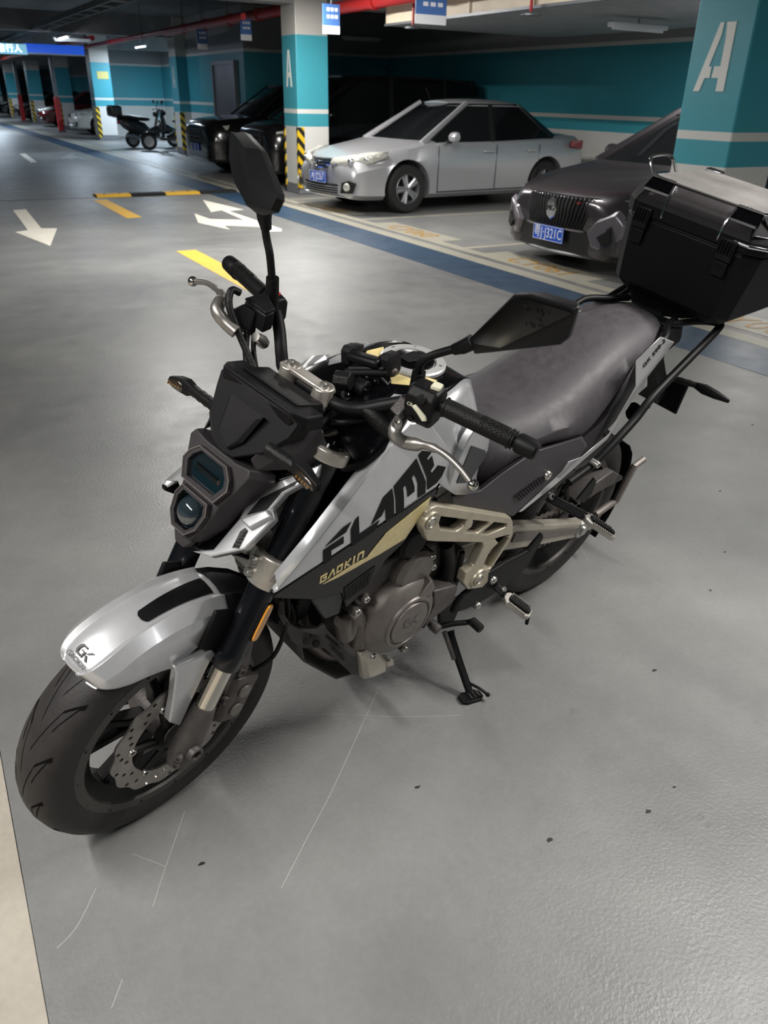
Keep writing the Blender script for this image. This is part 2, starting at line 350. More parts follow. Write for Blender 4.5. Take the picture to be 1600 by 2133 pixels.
def door(name, u0, u1, v0, X, lab):
    a, b_ = wall_pt(u0, v0, 0, X), wall_pt(u1, v0, 0, X); y0, y1 = sorted((a[1], b_[1])); h = 2.08
    d = MB().box((X-.03, (y0+y1)/2, h/2), (.06, y1-y0, h)).build(name, 'door_metal', smooth=0, kind='structure', label=lab)
    for yy in (y0-.04, y1+.04): MB().box((X-.045, yy, h/2), (.09, .08, h)).build('door_frame', 'steel_grey', d, smooth=0)
    MB().box((X-.045, (y0+y1)/2, h+.04), (.09, y1-y0+.16, .08)).build('door_frame', 'steel_grey', d, smooth=0)
    MB().box((X-.085, y0+.12, 1.02), (.05, .03, .14)).build('door_handle', 'rubber_black', d)
door('door_1', 452, 494, 180, 7.14, 'grey metal door in the stair core behind the black cars')
door('door_2', 307, 334, 180, 9.2, 'dark metal door behind the scooters')
a = wall_pt(806, 140, 1, 18.9); b_ = wall_pt(856, 140, 1, 18.9)
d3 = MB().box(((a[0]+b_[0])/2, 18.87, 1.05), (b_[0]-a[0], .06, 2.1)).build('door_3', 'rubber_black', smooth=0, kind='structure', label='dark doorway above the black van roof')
MB().box(((a[0]+b_[0])/2, 18.86, 2.13), (b_[0]-a[0]+.12, .08, .07)).build('door_frame', 'steel_grey', d3, smooth=0)

# ------------------------------------------------------------------ columns
def letterA(size):
    w = .5
    L = [[(-.5, 0), (-.30, 0), (-.145, .36), (-.02, .36), (-.02, .5), (-.09, .5), (-.02, .72), (-.02, 1.0), (-.10, 1.0)], ]
    Rr = [(.5, 0), (.27, 0), (.27, .36), (.03, .36), (.03, .5), (.27, .5), (.27, .72), (.03, .72)]
    L = [(-.5, 0), (-.30, 0), (-.19, .2), (-.03, .2), (-.03, .37), (-.12, .37), (.10, .82), (.12, 1.0), (.0, 1.0)]
    Rr = [(.5, 0), (.25, 0), (.25, .2), (.03, .2), (.06, .37), (.25, .37), (.25, .78), (.20, 1.0), (.5, 1.0)]
    return L, Rr
def simpleA():
    return [[(-.5, 0), (-.28, 0), (-.02, 1.0), (-.13, 1.0)], [(.5, 0), (.28, 0), (-.02, 1.0), (.13, 1.0)], [(-.21, .26), (.21, .26), (.175, .40), (-.175, .40)]]
def column(x, y, s, lab, letter=None, guards=True):
    c = MB().box((s/2, s/2, 1.6), (s, s, 3.2)).build('column', 'column_paint', smooth=0, bevel=.012, label=lab, cat='column', group='painted columns along the aisle')
    c.location = (x, y, 0)
    if guards:
        for cx, cy, lb in ((0, 0, 1), (0, s, 1)):
            g = MB(); dy = 1 if cy == 0 else -1
            g.box((-.006, cy+dy*.02, .56), (.012, .05, .92)); g.box((.05, cy-dy*.006, .56), (.12, .012, .92))
            g.build('corner_guard', 'hazard_stripes', c, smooth=0)
    if letter:
        for poly in letter[0]:
            zc, sy, sz, y0 = letter[1]
            # letter faces -X: reading right runs towards -Y
            MB().prism([V(-.0005, y0-p[0]*sy, zc+p[1]*sz) for p in poly], (-.004, 0, 0)).build('letter_a', 'letter_white', c, smooth=0)
    return c
c0 = column(5.77, 4.58, .56, 'nearest teal and white column with a large letter A at right', (letterA(1), (1.57, .30, .47, .315)), guards=False)
c1 = column(5.79, 13.02, .56, 'teal and white column with letter A between silver sedan and black cars', (simpleA(), (1.60, .22, .52, .30)))
c2 = column(6.85, 23.1, .6, 'shaded teal column beside the scooters', (simpleA(), (1.60, .22, .5, .30)))
c3 = column(6.15, 30.4, .62, 'bluish lit column with a small yellow notice left of the scooters')
column(6.35, 38.8, .62, 'distant column between the white car and the dark red car'); column(6.35, 46.6, .62, 'distant column between the dark red car and the dark grey car'); column(6.35, 55.1, .62, 'small far column between the far grey car and the furthest black car'); column(6.35, 64., .62, 'furthest column at the left frame edge')
MB().box((.36, -.006, 1.95), (.36, .012, .22)).build('notice', 'sign_yellow', c3, smooth=0)
for (x, y, lb) in ((5.95, 36.6, 'red steel post beside the white car'), (6.1, 48.5, 'small red post among the far cars')):
    e = empty('red_post', Matrix.Translation((x, y, 0)), lb, 'post')
    MB().box((0, 0, .62), (.2, .2, 1.24)).build('lower_sleeve', 'post_red', e, bevel=.02); MB().box((0, 0, 2.0), (.14, .14, 1.55)).build('upper_post', 'steel_grey', e); MB().box((0, 0, .03), (.3, .3, .06)).build('base_plate', 'steel_grey', e)

# ------------------------------------------------------------------ services under the ceiling
du = empty('ventilation_duct', None, 'wide beige ventilation duct under the ceiling above the silver sedan', 'duct')
MB().box((8.1, 5.2, 2.73), (3.1, 12.6, .68)).build('duct_body', 'duct_metal', du, smooth=0, bevel=.01)
MB().box((6.545, 5.2, 2.74), (.012, 12.6, .66)).build('side_panel', 'duct_side', du, smooth=0)
for y in np.arange(-.6, 11.4, 1.25): MB().box((6.53, y, 2.74), (.03, .03, .66)).build('flange', 'duct_side', du, smooth=0)
MB().box((6.54, 5.2, 2.40), (.05, 12.6, .03)).build('edge_strip', 'steel_grey', du, smooth=0)
for (x, y) in ((6.75, 10.6), (6.75, 8.1)):
    e = empty('sprinkler', Matrix.Translation((x, y, 2.40)), 'ceiling sprinkler below the duct, %s one' % ('further' if y > 9 else 'nearer'), 'sprinkler')
    MB().cyl(V(-.3, 0, .6), V(-.3, 0, -.05), .018, 8).build('drop_pipe', 'pipe_red', e); MB().cyl(V(-.3, 0, -.09), V(-.3, 0, -.075), .11, 16).build('deflector_plate', 'steel_grey', e)
def pipe(pts, r, lab, m='pipe_red', nm='pipe', cat='pipe'):
    e = empty(nm, None, lab, cat)
    MB().tube([V(*p) for p in pts], r, 14).build('pipe_run', m, e)
    P0, P1 = V(*pts[0]), V(*pts[-1])
    for k in (.2, .4, .6, .8):
        q = P0+(P1-P0)*k; t = nrm(P1-P0); MB().cyl(q-t*.05, q+t*.05, r*1.18, 14).build('coupling', m, e)
        MB().cyl(q+t*.15+V(0, 0, r*.5), V(*(q+t*.15)[:2], 3.22), .008, 6).build('hanger', 'steel_grey', e)
pipe([(6.3, 5.6, 2.66), (6.3, 12.85, 2.66)], .085, 'thick red fire pipe above the silver sedan')
pipe([(6.05, 13.7, 2.72), (6.05, 21, 2.72)], .085, 'red fire pipe running beyond the middle column')
pipe([(5.4, 14.2, 2.6), (5.4, 30, 2.6)], .05, 'thin red pipe over the stall fronts')
pipe([(5.0, 24, 2.68), (5.0, 44, 2.68)], .06, 'dark red pipe far up the aisle')
for (x, w, lab) in ((1.1, .4, 'grey cable tray at the upper left under the deck'), (3.6, .3, 'narrow cable tray over the middle of the aisle')):
    t = empty('cable_tray', None, lab, 'cable tray')
    for s in (-1, 1): MB().box((x+s*w/2, 22, 2.78), (.02, 26, .09)).build('side_rail', 'duct_metal', t, smooth=0)
    for y in np.arange(12, 34, 1.): MB().box((x, y, 2.75), (w, .04, .02)).build('rung', 'duct_metal', t, smooth=0)
def fixture(u, v, z, lab, hang=None):   # unlit batten fittings
    p = gp(u, v, z); e = empty('batten_lamp', Matrix.Translation(tuple(p)), lab, 'lamp', 'unlit batten lamps')
    MB().box((0, 0, 0), (.9, .12, .05)).build('housing', 'lamp_white', e, bevel=.008); MB().cyl(V(-.42, 0, -.035), V(.42, 0, -.035), .016, 8).build('tube', 'lamp_white', e); MB().cyl(V(0, 0, .02), V(0, 0, hang or 3.22-z), .008, 6).build('hanger', 'steel_grey', e)
fixture(753, 80, 2.62, 'unlit lamp in the dark bay above the black van'); 
fixture(1330, 55, 2.30, 'unlit lamp beside the teal wall at upper right', .085)
fixture(150, 82, 2.62, 'white batten lamp beyond the blue banner')
# hanging bay signs
for (u, v, w, h, lab) in ((690, 40, .26, .36, 'blue and white bay sign hanging right of the middle column'), (898, 15, .42, .34, 'blue and white bay sign hanging before the duct'), (512, 62, .2, .32, 'small bay sign hanging before the stair core'), (421, 82, .2, .34, 'small bay sign hanging beside the shaded column')):
    p = wall_pt(u, v, 0, 5.74); e = empty('bay_sign', Matrix.Translation(tuple(p)), lab, 'sign', 'hanging bay signs')
    MB().box((0, 0, h*.14), (w, .02, h*.72)).build('blue_panel', 'sign_blue', e, smooth=0); MB().box((0, 0, -h*.36), (w, .02, h*.28)).build('white_panel', 'sign_white', e, smooth=0)
    for r in range(2):
        for c in range(3): MB().box(((c-.8)*w*.24, -.012, h*(.32-.24*r)), (w*.16, .004, h*.12)).build('glyph', 'sign_white', e, smooth=0)
    MB().cyl(V(0, 0, h/2), V(0, 0, 3.22-p[2]), .006, 6).build('hanger', 'steel_grey', e)
bn = empty('blue_banner', None, 'long blue lit banner hanging across the far aisle', 'banner')
for hx in (.3, 1.2): MB().cyl(V(gp(50, 101, 2.45)[0]+hx, gp(50, 101, 2.45)[1], 2.56), V(gp(50, 101, 2.45)[0]+hx, gp(50, 101, 2.45)[1], 3.22), .01, 6).build('hanger', 'steel_grey', bn)
A_, B_ = gp(50, 101, 2.45), gp(186, 101, 2.45)
MB().box(((A_[0]+B_[0])/2+.1, A_[1], 2.45), (B_[0]-A_[0]+.2, .08, .24)).build('panel', 'banner_lit', bn, smooth=0); MB().box(((A_[0]+B_[0])/2+.1, A_[1], 2.34), (B_[0]-A_[0]+.2, .1, .03)).build('bottom_rail', 'sign_white', bn)
hx_ = gp(52, 104, 2.42)
sg = empty('lit_sign', None, 'lit white and blue pedestrian warning sign at left edge', 'sign')
A_, B_ = gp(-60, 104, 2.42), gp(52, 104, 2.42)
MB().box(((A_[0]+B_[0])/2, B_[1]-.3, 2.42), (B_[0]-A_[0], .1, .24)).build('sign_panel', 'sign_lit', sg, smooth=0)
me = put(text_mesh('注意行人', .2, .004), (B_[0]-.52, B_[1]-.36, 2.42), (1, 0, 0), (0, 0, 1)); finish('sign_text', me, 'sign_glow', sg, smooth=0)
MB().cyl(V(hx_[0]-.3, hx_[1]-.3, 2.53), V(hx_[0]-.3, hx_[1]-.3, 3.22), .01, 6).build('hanger', 'steel_grey', sg)
# ------------------------------------------------------------------ parked cars
mat('car_silver', (178, 179, 183), .3, metal=.5, coat=.6)
mat('car_grey_light', (126, 122, 128), .3, metal=.6, coat=.5)
mat('car_grey', (60, 56, 60), .32, metal=.55, coat=.7)
mat('car_black', (14, 14, 16), .2, coat=1.)
mat('car_white', (212, 210, 204), .3, coat=.8)
mat('car_red', (84, 16, 20), .25, coat=1.)
mat('car_glass', (14, 16, 18), .08, spec=.6)
mat('car_tyre', (26, 26, 27), .75, bump=.2, bscale=60)
mat('car_rim', (178, 180, 184), .3, metal=.8)
mat('car_trim', (20, 20, 22), .45)
mat('chrome', (215, 216, 220), .12, metal=1.)
mat('lamp_glass', (186, 186, 178), .12, coat=1., var=.15, vscale=25)
mat('tail_red', (150, 20, 24), .2, coat=1.)
mat('plate_blue', (28, 84, 196), .35)
mat('plate_white', (228, 232, 238), .4)
mat('seat_cloth', (120, 100, 92), .8)
mat('gap_black', (8, 8, 9), .8)
def bool_cut(ob, cutters):
    for c in cutters:
        md = ob.modifiers.new('cut', 'BOOLEAN'); md.operation = 'DIFFERENCE'; md.solver = 'EXACT'; md.object = c
    dg = bpy.context.evaluated_depsgraph_get(); me = bpy.data.meshes.new_from_object(ob.evaluated_get(dg))
    old = ob.data; ob.modifiers.clear(); ob.data = me
    for c in cutters: bpy.data.objects.remove(c, do_unlink=True)
    for p in me.polygons: p.use_smooth = True
    me.set_sharp_from_angle(angle=math.radians(30))
def car(lab, loc, yaw, paint, sp, detail=2):
    """local frame: x forward, y left, origin on the ground below the front axle centre; the car heads along +x"""
    h = math.radians(yaw); fx = (math.cos(h), math.sin(h), 0); fy = (-math.sin(h), math.cos(h), 0)
    root = empty('parked_car' if sp['kind'] != 'van' else 'parked_van', frame4((loc[0], loc[1], 0), fx, fy, (0, 0, 1)), lab, 'car' if sp['kind'] != 'van' else 'van')
    # lower body: stations x, bottom z, shoulder z, half width, half width at the shoulder
    st = sp['st']; xs = [s[0] for s in st]
    P = cr([V(*s) for s in st], 4)
    rings = []
    for x, zb, zt, w, wt in P:
        zm = zb+(zt-zb)*.45; half = [(0, zb), (w-.10, zb), (w-.015, zb+.06), (w, zm), (w-.004, zm+(zt-zm)*.45), (wt+.015, zt-.05), (wt-.05, zt-.004), (wt*.55, zt+.018), (0, zt+.028)]
        rings.append([V(x, y, z) for y, z in half]+[V(x, -y, z) for y, z in half[-2:0:-1]])
    body = MB().loft(rings).build('body', paint, root, smooth=30)
    wb, tr, r = sp['wb'], sp['track'], sp['r']
    if detail:
        cut = []
        for ax in (0, -wb):
            me = MB().cyl(V(ax, -1.2, r), V(ax, 1.2, r), r+.065, 28).mesh(); c = bpy.data.objects.new('cutter', me); COL.objects.link(c); c.parent = root; cut.append(c)
        bpy.context.view_layer.update(); bool_cut(body, cut)
        MB().box((-wb/2, 0, .5), (wb+1.2, tr-.5, .5)).build('underbody', 'gap_black', root, smooth=0)
    # glasshouse
    a0, a1, c1_, c0_, zb, zr, wb_, wr = sp['gh']
    def ringz(k):  # 0 belt, 1 roof
        xa, xc, w, z = a0+(a1-a0)*k, c0_+(c1_-c0_)*k, wb_+(wr-wb_)*k, zb+(zr-zb)*k
        cv = .12
        return [V(xa+cv*(1-k*.4), 0, z), V(xa+cv*.6, w*.55, z), V(xa-.05, w*.92, z), V(xa-.25, w, z), V((xa+xc)/2, w+.01, z), V(xc+.25, w, z), V(xc+.05, w*.92, z), V(xc-cv*.5, w*.5, z), V(xc-cv*.8, 0, z)]
    def full(k): q = ringz(k); return q+[V(p[0], -p[1], p[2]) for p in q[-2:0:-1]]
    gl = MB().loft([full(-.06), full(.33), full(.66), full(1.)]).build('glasshouse', 'car_glass', root, smooth=50)
    q1 = ringz(1.); rr = [[V(p[0], p[1]*s, zr-.01+.075*math.cos(s*math.pi/2)**.7*(1-.35*abs(2*(p[0]-c1_)/(a1-c1_)-1)**2.5)) for p in q1] for s in (1.0, .93, .82, .6, .3, 0)]
    mb = MB()
    for sgn in (1, -1):
        mb.loft([[V(p[0], p[1]*sgn, p[2]) for p in r_] for r_ in rr], closed=False, caps=False)
    low = full(.93); top = full(1.0); mb.loft([[p*V(1.0, 1.012, 1) for p in low], [V(p[0], p[1]*1.0, zr-.008) for p in top]], True, False)
    mb.build('roof', paint, root, smooth=60)
    def gpt(k, i, out=1.012):
        p = ringz(k)[i]; return p*V(1, out, 1)
    for s in (1, -1):
        S = V(1, s, 1)
        MB().tube([gpt(k, 2)*S for k in (-.05, .3, .65, 1.)], [.05, .045, .04, .04], 6).build('front_pillar', paint, root)
        mb = MB(); mb.prism([gpt(-.05, 7, 1)*S*V(1, 1, 1)+V(.02, s*.0, 0), gpt(-.05, 5)*S, gpt(.5, 5)*S+V(-.03, 0, 0), gpt(1., 5)*S+V(-.12, 0, 0), gpt(1., 7)*S], V(0, -s*.03, 0)).build('rear_pillar', paint, root)
        for xo in sp.get('bpil', ()):
            MB().prism([V(xo, s*(wb_+.012), zb-.02), V(xo-.09, s*(wb_+.012), zb-.02), V(xo-.13, s*(wr+.016), zr), V(xo-.05, s*(wr+.016), zr)], V(0, s*.008, 0)).build('centre_pillar', 'car_trim', root)
        if detail > 1:
            xm = a0-.42
            mm = MB().loft([[V(xm+.0+dx, s*(wb_+.06+dy), zb+.06+dz) for dx, dz in ((.06, -.06), (.07, .02), (.02, .08), (-.05, .08), (-.07, .0), (-.04, -.07))] for dx0, dy in ((0, 0), (0, .14), (0, .2))]).build('mirror', paint, root, sub=1)
            MB().box((xm, s*(wb_+.03), zb-.0), (.07, .12, .03)).build('mirror_stalk', 'car_trim', mm)
            for xd in sp['doors']: MB().tube([V(xd, s*(sp['hw']+.001), sp['zsill']), V(xd, s*(sp['hw']+.003), .6), V(xd-.02, s*(sp['hw']-.02), zb-.04)], .005, 5).build('door_gap', 'gap_black', body)
            MB().tube([V(sp['doors'][0], s*(sp['hw']-.01), sp['zsill']), V(sp['doors'][-1], s*(sp['hw']-.01), sp['zsill'])], .008, 5).build('sill_gap', 'gap_black', body)
            for xd in sp['doors'][1:]: MB().box((xd+.16, s*(sp['hw']+.004), zb-.13), (.2, .03, .035)).build('door_handle', paint, root, bevel=.008)
    for ax in (0, -wb):
        for s in (1, -1):
            wy = s*(tr/2)
            w_ = MB().lathe([(r*.60, -.10), (r*.90, -.105), (r*.985, -.075), (r, 0), (r*.985, .075), (r*.90, .105), (r*.60, .10)], (ax, wy, r), (0, 1, 0), 36).build('wheel', 'car_tyre', root)
            if detail:
                mb = MB().lathe([(r*.63, .095), (r*.60, .105), (r*.57, .08), (r*.55, -.05)], (ax, wy, r), (0, s, 0), 32)
                for k in range(5 if detail > 1 else 6):
                    for off in ((-.16, .16) if detail > 1 else (0,)):
                        q = 2*math.pi*k/5+off; d = V(math.cos(q), 0, math.sin(q)); mb.tube([V(ax, wy+s*.07, r)+d*r*.1, V(ax, wy+s*.085, r)+d*r*.58], [.03, .024], 6)
                mb.cyl(V(ax, wy+s*.03, r), V(ax, wy+s*.09, r), r*.17, 16)
                mb.build('rim', 'car_rim', w_); MB().cyl(V(ax, wy-s*.02, r), V(ax, wy+s*.03, r), r*.56, 24).build('brake', 'gap_black', w_)
    return root
def plate(root, pos, ex, ey, txt, body=None):
    ez = nrm(np.cross(ex, ey)); pos = V(*pos)
    p = MB().prism([pos+V(*ex)*a+V(*ey)*b for a, b in ((-.22, -.07), (.22, -.07), (.22, .07), (-.22, .07))], ez*.012).build('licence_plate', 'plate_blue', root, smooth=0)
    me = put(text_mesh(txt, .098, .0015, space=1.06), pos+ez*.0135, ex, ey, sx=1.0, sy=1.32); finish('plate_text', me, 'plate_white', p, smooth=0)
    for a, b, c, d in ((0, .066, .43, .004), (0, -.066, .43, .004), (.217, 0, .004, .13), (-.217, 0, .004, .13)):
        MB().prism([pos+ez*.012+V(*ex)*(a+c/2*i)+V(*ey)*(b+d/2*j) for i, j in ((-1, -1), (1, -1), (1, 1), (-1, 1))], ez*.002).build('plate_border', 'plate_white', p, smooth=0)
    return p
SEDAN = dict(kind='car', wb=2.70, track=1.55, r=.325, hw=.888, zsill=.27, doors=(-.52, -1.62, -2.5), bpil=(-1.55,),
    st=[(.92, .30, .56, .40, .36), (.90, .24, .62, .62, .52), (.78, .20, .70, .78, .66), (.5, .19, .79, .86, .74), (.0, .19, .88, .885, .79), (-.45, .19, .95, .888, .81), (-1.2, .19, .955, .888, .82), (-2.2, .19, .97, .888, .82), (-2.8, .2, .99, .885, .80), (-3.3, .24, 1.0, .85, .74), (-3.58, .32, .96, .78, .66), (-3.68, .42, .86, .62, .5)],
    gh=(-.30, -1.18, -2.35, -3.15, .93, 1.425, .80, .60))
def front_sedan(c):
    # silver sedan front: swept headlamps, slatted chrome grille, lower mouth, fog pods, badge, plate
    for s in (1, -1):
        hl = MB().loft([[V(.905, s*.30, .60), V(.84, s*.56, .605), V(.60, s*.78, .66), V(.36, s*.83, .735)], [V(.915, s*.30, .655), V(.85, s*.56, .69), V(.60, s*.765, .75), V(.34, s*.825, .775)], [V(.885, s*.30, .70), V(.80, s*.53, .735), V(.54, s*.74, .79), V(.30, s*.80, .80)]], False, False).build('headlight', 'lamp_glass', c, smooth=60)
        md = hl.modifiers.new('thick', 'SOLIDIFY'); md.thickness = .05; md.offset = 0
        for x, y, z, r in ((.80, .62, .68, .05), (.62, .74, .71, .045)): MB().sphere(V(x, s*y, z), r, 12, 8).build('lens', 'chrome', hl)
        MB().prism([V(.935, s*.56, .28), V(.85, s*.76, .29), V(.82, s*.80, .42), V(.88, s*.70, .45), V(.935, s*.60, .42)], V(.012, s*.012, 0)).build('fog_recess', 'car_trim', c)
        MB().lathe([(0, .02), (.045, .015), (.055, 0)], V(.912, s*.685, .365), (1, s*.5, 0), 16).build('fog_light', 'lamp_glass', c)
    gr = MB().loft([[V(.955-.10*abs(y)/.4, y, .575+.02*abs(y)) for y in np.linspace(-.42, .42, 9)], [V(.95-.10*abs(y)/.4, y, .69+.02*abs(y)) for y in np.linspace(-.42, .42, 9)]], False, False).build('grille', 'car_trim', c)
    for z in (.585, .625, .665, .70): MB().tube([V(.965-.10*abs(y)/.4, y, z+.02*abs(y)) for y in np.linspace(-.42, .42, 9)], .009, 6).build('grille_bar', 'chrome', gr)
    bd = MB().lathe([(.055, 0), (.06, .012), (.05, .012)], V(.965, 0, .64), (1, 0, 0), 20).build('badge', 'chrome', c)
    MB().lathe([(.025, 0), (.03, .014), (.02, .014)], V(.965, 0, .645), (1, 0, 0), 16).build('badge_ring', 'chrome', bd)
    lg = MB().loft([[V(.972-.07*(abs(y)/.5)**2, y, .26) for y in np.linspace(-.54, .54, 9)], [V(.980-.07*(abs(y)/.5)**2, y, .385) for y in np.linspace(-.46, .46, 9)]], False, False).build('lower_grille', 'car_trim', c)
    for z in (.29, .32, .35): MB().tube([V(.984-.07*(abs(y)/.5)**2, y, z) for y in np.linspace(-.48, .48, 9)], .005, 5).build('grille_bar', 'car_rim', lg)
    MB().tube([V(.972-.09*(abs(y)/.55)**2, y, .235) for y in np.linspace(-.58, .58, 9)], .015, 6).build('chin_strip', 'chrome', c)
car1 = car('silver sedan with a blue plate parked right of the middle column', (6.17, 11.12), 184.5, 'car_silver', SEDAN, 2)
front_sedan(car1)
plate(car1, (.985, .03, .46), (0, 1, 0), (0, 0, 1), 'AJ J2267')
for (x, y) in ((-1.15, .37), (-1.15, -.37)):
    mb = MB().box((x, y, .98), (.14, .46, .5)); mb.box((x-.02, y, 1.26), (.1, .26, .16)); mb.build('seat', 'seat_cloth', car1, bevel=.03)
for s in (1, -1): MB().prism([V(-3.52, s*.80, .80), V(-3.2, s*.858, .84), V(-3.22, s*.845, .93), V(-3.56, s*.76, .93)], V(0, s*.02, 0)).build('tail_light', 'tail_red', car1)
MB().tube([V(-1.0, .0, 1.47), V(-.9, 0, 1.62)], .006, 6).build('antenna', 'car_trim', car1)

MG = dict(kind='car', wb=2.68, track=1.57, r=.32, hw=.92, zsill=.25, doors=(-.52, -1.6, -2.5), bpil=(-1.5,),
    st=[(.93, .22, .60, .55, .50), (.90, .16, .66, .74, .62), (.74, .15, .74, .86, .74), (.45, .17, .82, .91, .79), (.0, .19, .89, .92, .81), (-.45, .19, .94, .92, .83), (-1.2, .19, .95, .92, .83), (-2.2, .19, .98, .92, .83), (-2.8, .2, 1.0, .92, .82), (-3.3, .24, 1.02, .88, .76), (-3.6, .32, .98, .80, .68), (-3.72, .42, .88, .64, .54)],
    gh=(-.25, -1.15, -2.4, -3.25, .93, 1.41, .82, .62))
car2 = car('dark grey sedan with a studded grille parked behind the top box', (6.43, 6.22), 180, 'car_grey', MG, 2)
# hexagonal studded grille
def xf_g(y, z): return .985-.085*(abs(y)/.5)**2-.16*max(0, z-.55)
hexg = [(-.52, .62), (-.46, .685), (.46, .685), (.52, .62), (.40, .40), (-.40, .40)]
rows = []
for z in np.linspace(.395, .69, 8):
    k = 1 if z > .62 else (.76+.24*(z-.395)/.225); rows.append([V(xf_g(y*k, z), y*k, z) for y in np.linspace(-.53, .53, 13)])
gm = MB().loft(rows, False, False).build('grille', 'gap_black', car2)
for i, y0 in enumerate(np.linspace(-.47, .47, 21)):
    P = []
    for z in np.linspace(.41, .675, 7):
        y = y0*(.76+.24*min(1, (z-.395)/.225))+.012*math.sin((z-.4)*22); P.append(V(xf_g(y, z)+.006, y, z))
    MB().tube(P, [.006, .010, .011, .012, .013, .011, .006], 6).build('grille_vane', 'car_trim', gm)
    MB().sphere(P[-1]+V(.006, 0, -.004), .009, 8, 6).build('grille_stud', 'chrome', gm)
bg = MB().lathe([(0, .03), (.08, .028), (.09, .012), (.08, 0)], V(.985, 0, .56), (1, 0, 0), 8).build('badge', 'chrome', car2)
for v in bg.data.vertices: v.co.y *= .8; v.co.z = .56+(v.co.z-.56)*1.18
me = put(text_mesh('MG', .075, .002), (1.017, 0, .56), (0, 1, 0), (0, 0, 1)); finish('badge_text', me, 'car_trim', bg, smooth=0)
MB().tube([V(xf_g(y, .40)+.01, y, .385) for y in np.linspace(-.42, .42, 9)], .012, 6).build('grille_lip', 'car_grey', car2)
lo = MB().loft([[V(.985-.07*abs(y)/.6, y, .18) for y in np.linspace(-.62, .62, 9)], [V(.992-.07*abs(y)/.6, y, .385) for y in np.linspace(-.52, .52, 9)]], False, False).build('lower_mouth', 'car_trim', car2)
MB().tube([V(.975-.2*(abs(y)/.7)**2, y, .165) for y in np.linspace(-.78, .78, 11)], .018, 6).build('chin_strip', 'steel_grey', car2)
plate(car2, (1.0, .0, .325), (0, 1, 0), (0, 0, 1), '粤J·J321C')
MB().box((.957, .33, .635), (.02, .045, .012)).build('model_badge', 'tail_red', car2)
for s in (1, -1):
    MB().loft([[V(.90, s*.46, .40), V(.90, s*.58, .54), V(.84, s*.76, .62), V(.78, s*.84, .52), V(.80, s*.82, .36), V(.86, s*.66, .20), V(.90, s*.54, .24)], [V(.975, s*.50, .40), V(.965, s*.60, .50), V(.90, s*.76, .57), V(.85, s*.83, .48), V(.86, s*.80, .36), V(.91, s*.67, .25), V(.96, s*.56, .28)]]).build('air_intake', 'car_grey_light', car2, smooth=25, bevel=.01)
    MB().prism([V(.945, s*.62, .37), V(.90, s*.74, .45), V(.90, s*.75, .34), V(.925, s*.68, .30)], V(.02, 0, 0)).build('intake_opening', 'gap_black', car2)
    hl = MB().loft([[V(.86, s*.54, .64), V(.70, s*.80, .655), V(.45, s*.905, .69)], [V(.84, s*.54, .70), V(.66, s*.79, .73), V(.40, s*.885, .76)]], False, False).build('headlight', 'car_glass', car2); hl.modifiers.new('thick', 'SOLIDIFY').thickness = .04
    MB().tube([V(.875, s*.54, .67), V(.72, s*.80, .69), V(.5, s*.905, .72)], .008, 6).build('light_strip', 'car_rim', hl)

VAN = dict(kind='van', wb=3.0, track=1.6, r=.34, hw=.93, zsill=.25, doors=(-.5, -1.6, -2.9), bpil=(-1.5, -2.7),
    st=[(.95, .30, .85, .60, .52), (.92, .22, .92, .78, .66), (.72, .2, 1.0, .88, .76), (.3, .2, 1.07, .92, .80), (-.3, .2, 1.12, .93, .84), (-1.2, .2, 1.13, .93, .85), (-2.4, .2, 1.14, .93, .85), (-3.4, .22, 1.14, .93, .85), (-3.95, .3, 1.12, .88, .80), (-4.05, .4, 1.05, .80, .72)],
    gh=(.25, -.85, -3.6, -3.85, 1.1, 1.80, .86, .70))
van = car('black van with a tall roof behind the silver sedan', (6.75, 15.15), 180, 'car_black', VAN, 2)
gv = MB().box((.97, 0, .66), (.03, .95, .42)).build('grille', 'gap_black', van, bevel=.01)
for z in (.5, .58, .66, .74, .82): MB().box((.992, 0, z), (.02, .9, .014)).build('grille_bar', 'chrome', gv)
for s in (1, -1):
    MB().loft([[V(.93, s*.5, .80), V(.80, s*.8, .82), V(.5, s*.90, .86)], [V(.92, s*.5, .88), V(.78, s*.79, .90), V(.46, s*.885, .95)]], False, False).build('headlight', 'lamp_glass', van).modifiers.new('thick', 'SOLIDIFY').thickness = .03
    MB().box((.93, s*.66, .36), (.06, .2, .06)).build('fog_light', 'chrome', van, bevel=.01)
SUV = dict(kind='car', wb=2.7, track=1.6, r=.35, hw=.92, zsill=.3, doors=(-.5, -1.6, -2.5), bpil=(-1.5,),
    st=[(.90, .34, .84, .60, .52), (.87, .26, .92, .78, .66), (.70, .24, 1.0, .87, .76), (.3, .24, 1.05, .91, .79), (-.3, .24, 1.09, .92, .82), (-1.2, .24, 1.11, .92, .83), (-2.4, .24, 1.13, .92, .83), (-3.2, .28, 1.14, .9, .80), (-3.6, .38, 1.08, .82, .72)],
    gh=(-.15, -.95, -2.9, -3.3, 1.08, 1.64, .84, .66))
suv = car('black sport utility car with a blue plate beside the shaded column', (6.35, 17.45), 180, 'car_black', SUV, 2)
gs = MB().box((.90, 0, .70), (.03, .8, .26)).build('grille', 'gap_black', suv, bevel=.01)
for z in (.62, .70, .78): MB().box((.918, 0, z), (.014, .76, .012)).build('grille_bar', 'chrome', gs)
